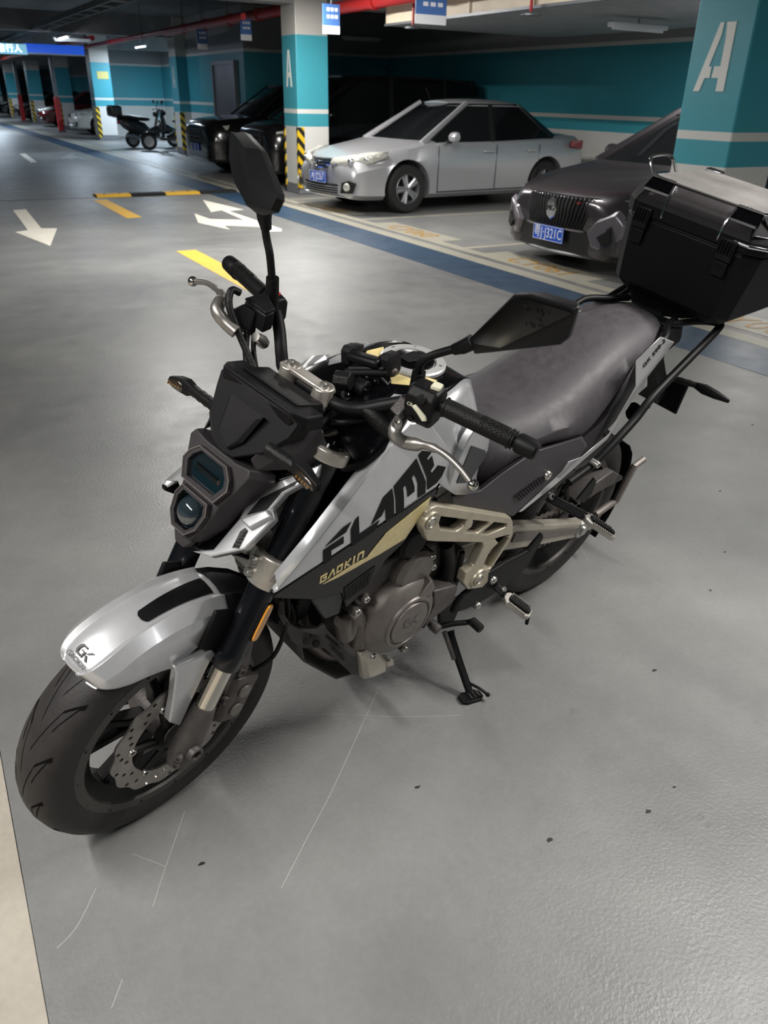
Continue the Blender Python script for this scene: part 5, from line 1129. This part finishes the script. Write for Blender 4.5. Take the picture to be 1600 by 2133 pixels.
# ---- seat
SE = [(.685, .885, .72, .085), (.655, .872, .705, .118), (.60, .850, .712, .138), (.52, .838, .750, .150), (.43, .842, .768, .158), (.34, .862, .752, .160), (.25, .893, .742, .158), (.18, .920, .770, .150), (.11, .944, .838, .142), (.05, .958, .895, .135), (-.03, .968, .930, .126), (-.10, .974, .944, .112), (-.145, .972, .944, .086), (-.17, .958, .944, .045)]
rows = []
for x, zt, zl, w in cr([V(*q) for q in SE], 4):
    hh = zt-zl
    half = [(0, zt), (w*.3, zt-.001), (w*.58, zt-.007), (w*.80, zt-.018-.05*hh), (w*.93, zt-.034-.2*hh), (w*.99, zl+.45*hh), (w, zl+.15*hh), (w*.96, zl), (w*.6, zl-.006), (0, zl-.006)]
    rows.append([V(x, y, z) for y, z in half]+[V(x, -y, z) for y, z in half[-2:0:-1]])
seat = MB().loft(rows).build('seat', 'seat_vinyl', bike, smooth=70)

# ---- side cover under the seat (left traced, right mirrored)
def sidecover(s):
    F = V(1, s, 1); F = V(1, 1 if s > 0 else -.7, 1); dz_ = V(0, 0, 0 if s > 0 else -.035); T = lambda k, pts, y_: [p*F+dz_ for p in ony(k, pts, y_)]
    c = MB().loft([T('z6', [(-60, 700), (200, 745), (395, 785), (640, 560), (900, 330), (960, 250), (915, 165), (560, 265), (300, 430), (130, 560), (10, 580), (-80, 600)], .140), T('z6', [(-60, 700), (200, 745), (395, 785), (640, 560), (900, 330), (950, 250), (915, 185), (560, 292), (308, 462), (146, 592), (18, 610), (-72, 632)], .172)]).build('side_cover', 'cover_plastic', bike, bevel=.004, smooth=25)
    MB().prism(T('z6', [(395, 635), (440, 670), (620, 520), (640, 480), (590, 490)], .1725), V(0, s*.001, 0)).build('vent_recess', 'matt_black', c, smooth=0)
    for k in range(11):
        a, b = (402+19*k, 636-14.5*k), (440+17*k, 668-14*k)
        MB().tube([p+V(0, s*.002, 0) for p in T('z6', [a, b], .1725)], .0012, 5).build('vent_rib', 'cover_plastic', c)
    bolt(T('z6', [(655, 472)], .173)[0], (0, s, 0), .013, c, h=.006)
    # tail cone pieces
    t = MB().loft([T('z7', [(720, 955), (780, 1000), (830, 930), (830, 860)], .150), T('z7', [(840, 850), (920, 850), (950, 790), (960, 700)], .145), T('z7', [(1000, 620), (1040, 640), (1050, 560), (1040, 500)], .14)], True).build('tail_filler', 'cover_plastic', bike, smooth=30)
    tp = MB().loft([T('z7', [(1040, 492), (1190, 345), (1272, 378), (1110, 590), (1110, 640), (1040, 700), (870, 960), (720, 1090), (560, 1230), (360, 1390), (340, 1392), (600, 1150), (640, 1090), (720, 1060), (880, 925), (1040, 640)], .158), T('z7', [(1040, 492), (1190, 345), (1272, 378), (1110, 590), (1110, 640), (1040, 700), (870, 960), (720, 1090), (560, 1230), (360, 1390), (340, 1392), (600, 1150), (640, 1090), (720, 1060), (880, 925), (1040, 640)], .174)]).build('tail_panel', 'silver_paint', bike, bevel=.003, smooth=25)
    if s > 0:
        a, b, c3 = [onp('zG', *q, (0, .1746, 0), (0, 1, 0)) for q in ((410, 600), (620, 340), (385, 560))]
        ex = nrm(b-a); ey = nrm((c3-a)-ex*np.dot(c3-a, ex))
        o = (a+b)/2+(c3-a)*.5+V(0, .0004, 0)
        me = put(text_mesh('GK 500-2', .0235, .0006), o, ex, ey, sx=1.0); finish('model_text', me, 'decal_black', tp, smooth=0)
both(sidecover)
MB().loft([[V(-.13, y, z) for y, z in ((-.13, .90), (.13, .90), (.11, .955), (-.11, .955))], [V(-.25, y, z) for y, z in ((-.10, .89), (.10, .89), (.09, .94), (-.09, .94))], [V(-.30, y, z) for y, z in ((-.08, .885), (.08, .885), (.07, .92), (-.07, .92))]]).build('tail_unit', 'matt_black', bike, bevel=.006)
MB().loft([[V(.55, y, z) for y, z in ((-.12, .60), (.12, .60), (.12, .75), (-.12, .75))], [V(.1, y, z) for y, z in ((-.12, .68), (.12, .68), (.13, .84), (-.13, .84))], [V(-.16, y, z) for y, z in ((-.11, .86), (.11, .86), (.11, .94), (-.11, .94))]]).build('subframe_tray', 'matt_black', bike)
MB().box(V(-.31, 0, .90), (.02, .13, .03)).build('tail_light', 'tail_red', bike, bevel=.006)
# ---- luggage rack
def rack(s):
    P = [p*V(1, s, 1) for p in [onp(None, u, v, (0, y_, 0), (0, 1, 0)) for u, v, y_ in ((1185, 1005, .192), (1232, 970, .198), (1261, 941, .200), (1292, 908, .200), (1327, 869, .197), (1370, 815, .190), (1488, 694, .165))]]+[V(-.345, s*.155, .955)]
    t = MB().tube(cr(P, 5), .0115, 14).build('rack_tube', 'satin_black', bike, smooth=50)
    bolt(P[1]+V(.0, s*.008, .012), (0, s, 0), .010, t, h=.012); MB().cyl(P[4]*.55+P[5]*.45, P[4]*.45+P[5]*.55, .0128, 16).build('rack_collar', 'bolt_steel', t)
    MB().tube(cr([V(-.345, s*.155, .958), V(-.27, s*.12, .962), V(-.14, s*.09, .962)], 4), .010, 12).build('rack_arm', 'satin_black', bike)
    MB().tube(cr([V(.02, s*.14, .925), V(-.05, s*.138, .958), V(-.12, s*.10, .966), V(-.20, s*.08, .964)], 4), .010, 12).build('grab_arm', 'satin_black', bike)
both(rack)
pl_ = [(-.17, -.05), (-.16, 0), (-.17, .05), (-.22, .09), (-.32, .12), (-.48, .11), (-.50, 0), (-.48, -.11), (-.32, -.12), (-.22, -.09)]
hs_ = [[(-.30+.04*math.cos(q)-.13*k, .05*math.sin(q)*(1.2)) for q in np.linspace(0, 2*math.pi, 16, endpoint=False)] for k in (0, 1)]
me = put(curve_mesh([(x, y) for x, y in pl_], hs_, .004), V(0, 0, .970), V(1, 0, 0), V(0, 1, 0)); finish('rack_plate', me, 'satin_black', bike, smooth=30)

# ---- top box (case with lid, latches, corner rails)
def oct_(x0, x1, w, c, z, cy=.012): return [V(x0, cy+w-c, z), V(x0, cy-w+c, z), V(x0-c, cy-w, z), V(x1+c, cy-w, z), V(x1, cy-w+c, z), V(x1, cy+w-c, z), V(x1+c, cy+w, z), V(x0-c, cy+w, z)]
box = MB().loft([oct_(-.245, -.56, .165, .03, .975), oct_(-.222, -.59, .190, .034, 1.0), oct_(-.208, -.61, .212, .040, 1.180), oct_(-.212, -.605, .207, .040, 1.184), oct_(-.212, -.605, .207, .040, 1.190)]).build('top_box', 'case_black', bike, smooth=20, bevel=.003)
lid = MB().loft([oct_(-.203, -.615, .216, .040, 1.190), oct_(-.202, -.617, .218, .040, 1.222), oct_(-.208, -.613, .212, .040, 1.238), oct_(-.236, -.59, .182, .034, 1.284), oct_(-.244, -.58, .174, .03, 1.287)]).build('box_lid', 'case_black', box, smooth=20, bevel=.003)
MB().loft([oct_(-.242, -.582, .176, .03, 1.2865), oct_(-.244, -.58, .174, .03, 1.291)]).build('lid_plate', 'case_top', box, bevel=.0015)
MB().loft([[V(-.2080, y, 1.2390), V(-.2350, y*.90, 1.2835)] for y in np.linspace(-.140, .165, 5)], False, False).build('lid_band', 'dark_grey_plastic', box).modifiers.new('t', 'SOLIDIFY').thickness = .003
for (yc) in (-.125, .140):
    lt = MB().box(V(-.196, yc, 1.186), (.012, .048, .058)).build('latch', 'satin_black', box, bevel=.003)
    for k in range(5): MB().tube([V(-.187, yc-.018+.009*k, 1.176), V(-.186, yc-.018+.009*k, 1.212)], .0028, 6).build('latch_rib', 'case_black', lt)
    MB().box(V(-.200, yc, 1.135), (.010, .040, .040)).build('latch_keeper', 'matt_black', lt, bevel=.003)
    for k in range(5): MB().tube([V(-.196, yc-.014+.007*k, 1.12), V(-.195, yc-.014+.007*k, 1.15)], .0018, 5).build('keeper_rib', 'satin_black', lt)
def rail(yc, s):
    # bright corner rail made of bent strips
    P = [V(-.236, yc-s*.045, 1.290), V(-.236, yc+s*.028, 1.290), V(-.262, yc+s*.040, 1.291), V(-.33, yc+s*.040, 1.291)]
    r = MB().tube(P, .004, 8).build('corner_rail', 'chrome', box)
    MB().tube([V(-.232, yc-s*.045, 1.282), V(-.206, yc-s*.050, 1.246), V(-.205, yc-s*.052, 1.20)], .004, 8).build('rail_strip', 'chrome', r)
    MB().tube([V(-.215, yc-s*.048, 1.258), V(-.212, yc+s*.030, 1.258)], .004, 8).build('rail_strip', 'chrome', r)
    MB().prism([V(-.236, yc-s*.045, 1.288), V(-.236, yc+s*.028, 1.288), V(-.214, yc+s*.034, 1.258), V(-.214, yc-s*.048, 1.258)], V(.002, 0, .002)).build('rail_pad', 'gloss_black', r)
    bolt(V(-.25, yc-s*.02, 1.2895), (0, 0, 1), .006, r, h=.004)
rail(-.125, -1); rail(.155, 1)
MB().tube([V(-.244, .176, 1.290), V(-.206, .190, 1.238), V(-.256, .226, 1.238), V(-.244, .176, 1.290)], .004, 8).build('corner_triangle', 'chrome', box)
MB().tube([V(-.202, .150, 1.212), V(-.201, .192, 1.212), V(-.24, .232, 1.212), V(-.32, .232, 1.212)], .005, 8).build('corner_rail', 'chrome', box)
MB().tube(cr([V(-.27, -.175, 1.285), V(-.275, -.20, 1.318), V(-.30, -.204, 1.326), V(-.37, -.204, 1.326), V(-.40, -.20, 1.318), V(-.405, -.175, 1.285)], 4), .005, 10).build('carry_handle', 'chrome', box)
MB().box(V(-.56, -.13, 1.294), (.03, .05, .012)).build('corner_rail', 'chrome', box, bevel=.003)

# ---- main frame plates (champagne) with cut-outs
def frm(s):
    T = lambda pts: [(p[0], p[2]) for p in ony('z5', pts, .195)]
    outer = T([(866, 235), (880, 185), (905, 160), (945, 146), (1350, 212), (1360, 235), (1360, 300), (1350, 330), (1225, 520), (1222, 565), (1190, 600), (1110, 612), (1085, 575), (1100, 520), (1145, 480), (1200, 372), (1188, 350), (930, 346), (885, 342), (868, 300)])
    holes = [T([(962, 206), (1108, 224), (1090, 262), (1050, 290), (958, 280), (950, 240)]), T([(1140, 226), (1225, 236), (1230, 245), (1165, 300), (1090, 296), (1130, 262)]), T([(1255, 238), (1330, 246), (1325, 265), (1225, 308), (1180, 304)]), T([(1322, 312), (1340, 325), (1238, 492), (1206, 505), (1198, 475), (1234, 395)])]
    me = put(curve_mesh(outer, holes, .013), V(0, s*.180, 0), V(1, 0, 0), V(0, 0, 1)); f = finish('frame_plate', me, 'champagne', bike, smooth=30, bevel=.0025)
    for q, r in (((900, 232), .024), ((1165, 548), .028)):
        c = ony('z5', [q], .195)[0]; c = V(c[0], s*.190, c[2])
        MB().lathe([(0, .006), (r*.42, .006), (r*.5, .010), (r*.62, .004), (r, .008), (r*1.08, .002), (r*1.1, -.01)], c, (0, s, 0), 28).build('pivot_boss', 'champagne', f)
        MB().lathe([(0, .010), (r*.36, .010), (r*.40, .006)], c, (0, s, 0), 16).build('pivot_bolt', 'bolt_steel', f)
        MB().lathe([(r*.42, .0055), (r*.72, .0075), (r*.74, .004)], c, (0, s, 0), 24).build('pivot_ring', 'clamp_silver', f)
    MB().tube([V(.90, s*.14, .70), V(.75, s*.14, .66), V(.55, s*.13, .60)], .022, 14).build('frame_tube', 'matt_black', bike)
both(frm)

# ---- engine
cc = [(.60, .30), (.585, .42), (.63, .52), (.72, .58), (.95, .60), (1.02, .50), (1.01, .36), (.94, .275), (.80, .255)]
eng = MB().prism([V(x, .135, z) for x, z in cc], V(0, -.27, 0)).build('engine', 'cast_grey', bike, bevel=.012)
for t in (0, 1, 2, 3, 4): MB().loft([[V(.80+.03*t/4+dx*1.0, y, .58+.035*t+dz) for dx, y, dz in ((-.06, -.12, 0), (.12, -.12, .01), (.12, .12, .01), (-.06, .12, 0))], [V(.80+.03*t/4+dx, y, .58+.035*t+.022+dz) for dx, y, dz in ((-.06, -.12, 0), (.12, -.12, .01), (.12, .12, .01), (-.06, .12, 0))]]).build('cylinder_fin', 'matt_black', eng, bevel=.003)
MB().box(V(.86, 0, .79), (.19, .25, .08), _rot((0, 1, 0), -.1)).build('cylinder_head', 'matt_black', eng, bevel=.01)
ec = onp('z5', 800, 800, (0, .195, 0), (0, 1, 0)); ec = V(ec[0]+.012, .135, ec[2]+.010)
MB().lathe([(.118, 0), (.116, .025), (.104, .042), (.082, .052), (.074, .053)], ec, (0, 1, 0), 40).build('stator_cover', 'cover_grey', eng, smooth=40)
MB().lathe([(.076, .052), (.074, .058), (.066, .059), (.064, .055), (.060, .055), (.058, .060), (.0, .061)], ec, (0, 1, 0), 40).build('cover_badge', 'cover_grey', eng)
strokes(GKL, ec+V(0, .0612, -.004), V(-1, 0, 0)*.9+V(0, 0, .0), V(.15, 0, .98), .026, 'cast_grey', eng, None, 'badge_stroke', -.002)
uc_ = onp('z5', 850, 545, (0, .18, 0), (0, 1, 0)); MB().lathe([(.062, -.05), (.06, .0), (.05, .012), (.0, .016)], V(uc_[0], .155, uc_[2]), (0, 1, 0), 32).build('gear_cover', 'cover_grey', eng)
MB().loft([[p+V(0, -.05, 0) for p in ony('z5', [(912, 610), (1050, 575), (1056, 600), (1030, 690), (900, 795), (840, 870), (870, 780), (912, 700)], .175)], ony('z5', [(918, 620), (1045, 585), (1050, 605), (1022, 685), (900, 780), (860, 830), (880, 775), (918, 700)], .188)]).build('sprocket_cover', 'cast_grey', eng, bevel=.004)
MB().loft([[p+V(0, -.03, 0) for p in ony('z5', [(800, 690), (905, 540), (925, 600), (915, 650), (860, 665)], .178)], ony('z5', [(815, 685), (905, 560), (918, 600), (908, 640), (858, 655)], .192)]).build('cover_rib', 'cover_grey', eng, bevel=.003)
for q in ((620, 715), (732, 595), (830, 475), (905, 425), (910, 480), (540, 660), (490, 730), (755, 935), (1160, 695), (1070, 405)):
    p = ony('z5', [q], .16)[0]; b_ = MB().cyl(p+V(0, -.05, 0), p, .013, 14).build('engine_lug', 'cast_grey', eng, bevel=.002); bolt(p, (0, 1, 0), .009, eng, h=.006)
c = ony('z5', [(800, 350)], .165)[0]; MB().lathe([(.04, -.04), (.04, .0), (.032, .01), (0, .012)], c, (0, 1, 0), 24).build('engine_cap', 'matt_black', eng)
MB().tube(cr(ony('z5', [(985, 350), (1000, 430), (985, 520), (950, 590)], .15), 4), .018, 12).build('breather_hose', 'rubber_dark', bike)
MB().tube(cr(ony('z5', [(1075, 400), (1060, 480), (1040, 560)], .165), 4), .007, 8).build('wiring_sleeve', 'rubber_dark', bike)
# exhaust header and lower shroud bracket, skid plate
MB().tube(cr([V(1.03, .05, .66), V(1.10, .06, .56), V(1.08, .07, .42), V(.98, .07, .28), V(.85, .05, .22), V(.7, 0, .21), (V(.5, -.06, .22))], 5), .021, 14).build('exhaust_header', 'exhaust_brown', bike, smooth=50)
MB().tube(cr([V(1.03, -.05, .66), V(1.10, -.05, .56), V(1.08, -.05, .42), V(.98, -.05, .28), V(.85, -.04, .22), V(.7, -.05, .21), V(.5, -.09, .22)], 5), .021, 14).build('exhaust_header', 'exhaust_brown', bike, smooth=50)
MB().tube(cr(ony('zE', [(820, 600), (830, 690), (860, 760)], .15)+ony('zE', [(930, 560), (985, 590), (1010, 700), (990, 860)], .14), 4), [.02]*25, 14).build('coolant_pipe', 'exhaust_brown', bike, smooth=50)
SK = plane3(ony('zE', [(130, 400)], .105)[0], ony('zE', [(620, 880)], .125)[0], ony('zE', [(970, 1215)], .13)[0])
skp = ony('zE', [(120, 380), (105, 540), (190, 720), (250, 830)], .11)+ony('zE', [(370, 900), (620, 915), (920, 1200), (1020, 1222)], .13)+ony('zE', [(1000, 1030), (800, 850), (610, 650), (560, 690), (330, 690), (240, 640), (180, 540), (165, 400)], .135)
sk = MB().prism(skp, V(-.006, -.012, -.004)).build('skid_plate', 'skid_brown', bike, bevel=.002, smooth=25)
for q in ((490, 770), (425, 830), (525, 858)):
    c = ony('zE', [q], .131)[0]; MB().lathe([(0, .003), (.0075, .003), (.009, 0)], c, (.35, .85, .3), 14).build('skid_hole', 'hole_black', sk)
for a, b in (((640, 780), (780, 905)), ((700, 905), (830, 1035))): MB().tube(ony('zE', [a, b], .137), .003, 6).build('skid_slot', 'hole_black', sk)
MB().loft([[V(x, y*1.0, z) for x, z in ((1.14, .52), (1.16, .58), (1.10, .36), (.98, .22), (.88, .185))] for y in (-.11, 0, .11)], False, False).build('belly_pan', 'skid_brown', bike).modifiers.new('t', 'SOLIDIFY').thickness = .005
CPL = ony('zE', [(1010, 985), (1150, 840), (1195, 880), (1305, 1060), (1300, 1165), (1120, 1245), (1045, 1250)], .145)
skc = MB().loft([[p+V(-.0, -.06, .0) for p in CPL], CPL, [np.mean(CPL, 0)+(p-np.mean(CPL, 0))*.72+V(0, .012, 0) for p in CPL]]).build('skid_end_cap', 'swing_silver', bike, bevel=.003, smooth=25)
bolt(ony('zE', [(1155, 995)], .157)[0], (0, 1, 0), .009, skc)
MB().prism(ony('zE', [(1305, 1060), (1390, 1040), (1400, 1095), (1310, 1130)], .14), V(0, -.03, 0)).build('skid_tab', 'swing_silver', skc, bevel=.003)

# ---- swing arm, shock, chain guard, heel plate
def swing(s):
    F = V(1, s, 1)
    A = [V(.60, .10, .47), V(.38, .13, .475), V(.20, .137, .41), V(.02, .14, .345), V(-.05, .14, .33)]
    Bq = [V(.60, .10, .42), V(.40, .13, .395), V(.20, .137, .335), V(.02, .14, .285), V(-.05, .14, .285)]
    o = MB().loft([[a*F, a*F+V(0, -s*.035, 0), b*F+V(0, -s*.035, 0), b*F] for a, b in zip(A, Bq)]).build('swing_arm', 'swing_silver', bike, bevel=.005, smooth=30)
    MB().loft([[(a*.75+b*.25)*F+V(0, s*.001, 0), (a*.35+b*.65)*F+V(0, s*.001, 0), (a*.35+b*.65)*F+V(0, s*.004, 0), (a*.75+b*.25)*F+V(0, s*.004, 0)] for a, b in zip(A[1:4], Bq[1:4])]).build('arm_rib', 'cover_grey', o, bevel=.0015)
    MB().lathe([(0, .008), (.016, .008), (.018, .0), (.03, .0), (.032, -.012)], V(0, s*.145, .312), (0, s, 0), 20).build('axle_nut', 'bolt_steel', o)
    MB().box(V(-.06, s*.125, .31), (.02, .035, .05)).build('chain_adjuster', 'bolt_steel', o, bevel=.003)
both(swing)
MB().tube([V(.50, 0, .55), V(.42, 0, .82)], .03, 14).build('shock_absorber', 'satin_black', bike)
P = []
for q in np.linspace(0, 12*math.pi, 120): k = q/(12*math.pi); P.append(V(.49-.07*k+.036*math.cos(q), .036*math.sin(q), .58+.2*k))
MB().tube(P, .006, 8).build('shock_spring', 'champagne', bike)
g = ony('zF', [(760, 960), (1080, 740), (1225, 820), (1215, 870), (850, 1060), (560, 1260), (540, 1220)], .10)
MB().prism(g, V(0, -.07, .0)).build('chain_guard', 'cast_grey', bike, bevel=.004)
MB().prism(ony('zF', [(590, 1200), (500, 1160), (765, 830), (800, 870), (730, 1060), (640, 1180), (560, 1220)], .13), V(0, .006, 0)).build('guard_bracket', 'satin_black', bike, bevel=.002)
hp = ony('z5', [(1020, 745), (1040, 700), (1085, 640), (1170, 575), (1225, 520), (1330, 455), (1440, 400), (1525, 300), (1530, 320), (1440, 480), (1300, 610), (1180, 680), (1100, 720)], .192)
hpo = MB().prism(hp, V(0, -.014, 0)).build('heel_plate', 'satin_black', bike, bevel=.004)
bolt(ony('z5', [(1245, 555)], .193)[0], (0, 1, 0), .012, hpo); bolt(ony('z5', [(1160, 695)], .193)[0], (0, 1, 0), .010, hpo)
# chain
ch = MB()
for zz, x0, x1, z0, z1 in ((0, .0, .62, .375, .43), (1, .0, .62, .25, .33)):
    for k in range(46):
        t = k/45; p = V(x0+(x1-x0)*t, .085, z0+(z1-z0)*t); ch.box(p, (.013, .012 if k % 2 else .018, .011))
ch.build('chain', 'exhaust_brown', bike, kind='stuff')

# ---- foot pegs
def peg(root, tip, name, wd=.023):
    a = root; b = tip; d = nrm(b-a); L = np.linalg.norm(b-a); u = V(0, 0, 1)-d*d[2]; u = nrm(u); w = np.cross(d, u)
    pg = MB().loft([[a+d*L*t+w*ww*p+u*z for p, z in ((-1, -.010), (1, -.010), (1, .004), (-1, .004))] for t, ww in ((.0, .010), (.12, wd), (.85, wd), (.97, wd*.75), (1.0, wd*.4))]).build(name, 'peg_alloy', bike, bevel=.003)
    MB().loft([[a+d*L*t+w*ww*p+u*z for p, z in ((-1, .003), (1, .003), (.8, .012), (-.8, .012))] for t, ww in ((.16, wd*.4), (.22, wd*.56), (.82, wd*.56), (.92, wd*.35))]).build('peg_rubber', 'rubber_dark', pg, bevel=.002)
    for k in range(9):
        q = a+d*L*(.22+.07*k); MB().tube([q+w*wd*.66+u*.0115, q-w*wd*.66+u*.0115+d*.004], .0016, 5).build('rubber_rib', 'rubber_dark', pg)
        for sg in (1, -1): MB().box(q+w*sg*wd*.9+u*.006, (.004, .004, .005)).build('peg_tooth', 'peg_alloy', pg)
    return pg
def pegs(s):
    F = V(1, s, 1)
    r_, t_ = ony('z5', [(1310, 640)], .222)[0], ony('z5', [(1455, 750)], .298)[0]
    peg(r_*F, t_*F, 'rider_peg')
    k0 = ony('z5', [(1255, 580)], .185)[0]
    MB().loft([[p*F for p in (q+V(.014, 0, 0), q+V(.0, 0, .014), q+V(-.014, 0, 0), q+V(0, 0, -.014))] for q in (k0, (k0+r_)/2, r_)]).build('peg_mount', 'satin_black', bike, bevel=.003)
    MB().lathe([(0, .004), (.006, .004), (.008, 0)], (((k0+r_)/2+V(0, .012, .012)))*F, (0, s, .6), 12).build('peg_pin', 'bolt_steel', bike)
    r2, t2 = ony('zF', [(640, 1420)], .245)[0], ony('zF', [(1090, 1720)], .315)[0]
    peg(r2*F, t2*F, 'passenger_peg', .022)
    k2 = ony('zF', [(100, 1140)], .165)[0]
    MB().loft([[p*F for p in (q+V(.022, 0, 0), q+V(.0, 0, .017), q+V(-.022, 0, 0), q+V(0, 0, -.017))] for q in (k2, k2*.5+r2*.5, r2)]).build('peg_hanger', 'satin_black', bike, bevel=.003)
    bolt((k2+V(0, .004, .008))*F, (0, s, .4), .010, None)
    if s > 0: MB().tube([t_*F+V(0, -.006, -.01), t_*F+V(.0, -.002, -.035)], [.006, .005], 8).build('peg_feeler', 'satin_black', bike)
    MB().tube(cr(ony('z6', [(800, 560), (800, 640), (780, 720)], .16), 3) if s > 0 else [V(.28, -.16, .6), V(.28, -.16, .52)], .008, 8).build('hanger_strut', 'satin_black', bike)
both(pegs)
# gear lever and side stand
gl0 = cr(ony('z5', [(930, 820)], .17)+ony('z5', [(1010, 800)], .19)+ony('z5', [(1100, 790)], .215)+ony('z5', [(1130, 785)], .23), 4)
gv_ = MB().tube(gl0, .0075, 10).build('gear_lever', 'satin_black', bike)
a, b = ony('z5', [(1125, 780)], .225)[0], ony('z5', [(1180, 830)], .262)[0]
MB().cyl(a, b, .0125, 16).build('gear_peg', 'rubber_dark', gv_, bevel=.003)
a, b = ony('z5', [(905, 800)], .165)[0], ony('z5', [(945, 835)], .19)[0]; MB().cyl(a, b, .014, 16).build('gear_pivot', 'cast_grey', gv_, bevel=.002)
foot = BM@(gp(978, 1452)-BO)
s0 = ony('z5', [(1000, 840)], .135)[0]; s1 = foot+V(.0, -.006, .018)
stn = MB().tube([s0+(s1-s0)*t for t in (0, .1, .5, .9, 1.)], [.016, .013, .011, .011, .010], 12).build('side_stand', 'satin_black', bike, smooth=50)
MB().prism([s0+V(.03, -.01, .012), s0+V(-.03, -.01, .012), s0+V(-.05, -.012, .11), s0+V(.06, -.012, .11)], V(0, -.012, 0)).build('stand_bracket', 'satin_black', bike, bevel=.004)
MB().tube([a, a+V(.0, -.05, .01)], .012, 12).build('gear_shaft', 'cast_grey', gv_)
# foot plate lies flat on the garage floor
wu = BM@V(0, 0, 1.); fx = nrm(BM@nrm(gp(1010, 1440)-gp(960, 1455))); fy = np.cross(wu, fx)
fp = BM@(gp(980, 1455)-BO)
MB().prism([fp+fx*x*.034+fy*y*.022+wu*.001 for x, y in ((-1, -.6), (-.6, -1), (.6, -1), (1, -.5), (1, .5), (.6, 1), (-.6, 1), (-1, .6))], wu*.009).build('stand_foot', 'satin_black', stn, bevel=.002)
for k in range(3): MB().tube([fp+fx*(-.002+.012*k)+fy*.012+wu*.011, fp+fx*(-.002+.012*k)-fy*.012+wu*.011], .003, 6).build('foot_ridge', 'cast_grey', stn)
q0 = s0+(s1-s0)*.84; q1 = BM@(gp(1016, 1447, .02)-BO)
tg = MB().tube(cr([q0, q0*.5+q1*.5+V(0, .006, .006), q1], 4), .004, 8).build('stand_tang', 'satin_black', stn); MB().sphere(q1, .0065, 10, 8).build('tang_ball', 'satin_black', stn)
MB().tube([s0+V(.03, .005, .02), s0+(s1-s0)*.45+V(.012, -.004, 0)], .007, 8).build('stand_spring', 'cast_grey', stn)

# ---- rear mudguard carrier, plate holder, rear lamps
cp_ = ony('zF', [(800, 1400), (1000, 1260), (1110, 1190), (1400, 650), (1530, 560)], .13)
MB().tube(cp_, .012, 8).build('mudguard_arm', 'cover_grey', bike, smooth=30, bevel=0)
hug = []
for q in np.linspace(150, 215, 9):
    a = math.radians(q); hug.append([V((.345+dr)*math.cos(a), y, .312+(.345+dr)*math.sin(a)) for y, dr in ((-.085, -.015), (-.06, .006), (0, .012), (.06, .006), (.085, -.015))])
MB().loft(hug, False, False).build('rear_mudguard', 'matt_black', bike, smooth=35).modifiers.new('t', 'SOLIDIFY').thickness = .004
MB().loft([[V(-.22, y, .90) for y in (-.05, .05)]+[V(-.18, .05, .86), V(-.18, -.05, .86)], [V(-.42, y, .70) for y in (-.045, .045)]+[V(-.38, .045, .68), V(-.38, -.045, .68)], [V(-.47, y, .62) for y in (-.04, .04)]+[V(-.43, .04, .60), V(-.43, -.04, .60)]]).build('plate_carrier', 'satin_black', bike, bevel=.006)
plp = [V(-.50, y, z) for y, z in ((-.09, .57), (.09, .57), (.09, .68), (-.09, .68))]
MB().prism(plp, V(.012, 0, .005)).build('plate_holder', 'matt_black', bike, bevel=.004)
MB().lathe([(0, .02), (.024, .012), (.028, 0)], V(-.10, .11, .70), (-1, .3, -.2), 16).build('rear_buffer', 'rubber_dark', bike)
def rind(s):
    a = V(-.45, s*.05, .70); b = V(-.47, s*.12, .705); c = V(-.485, s*.235, .70)
    st_ = MB().tube([a+(b-a)*t for t in np.linspace(0, 1, 7)], [.011, .0095, .011, .0095, .011, .0095, .010], 12).build('indicator_stalk', 'rubber_dark', bike)
    i_ = MB().loft([[b+(c-b)*t+V(f*.010*k, 0, u*.013*k) for u, f in ((1, -.8), (1, .6), (0, 1), (-1, .6), (-1, -.8))] for t, k in ((-.05, .7), (.25, 1.2), (.6, 1.), (1., .45))]).build('indicator', 'satin_black', bike, bevel=.002)
    MB().loft([[b+(c-b)*t+V(-.011, 0, u*h) for u in (1, 0, -1)] for t, h in ((.3, .008), (.55, .010), (.9, .004))], False, False).build('indicator_lens', 'amber_dark', i_)
both(rind)
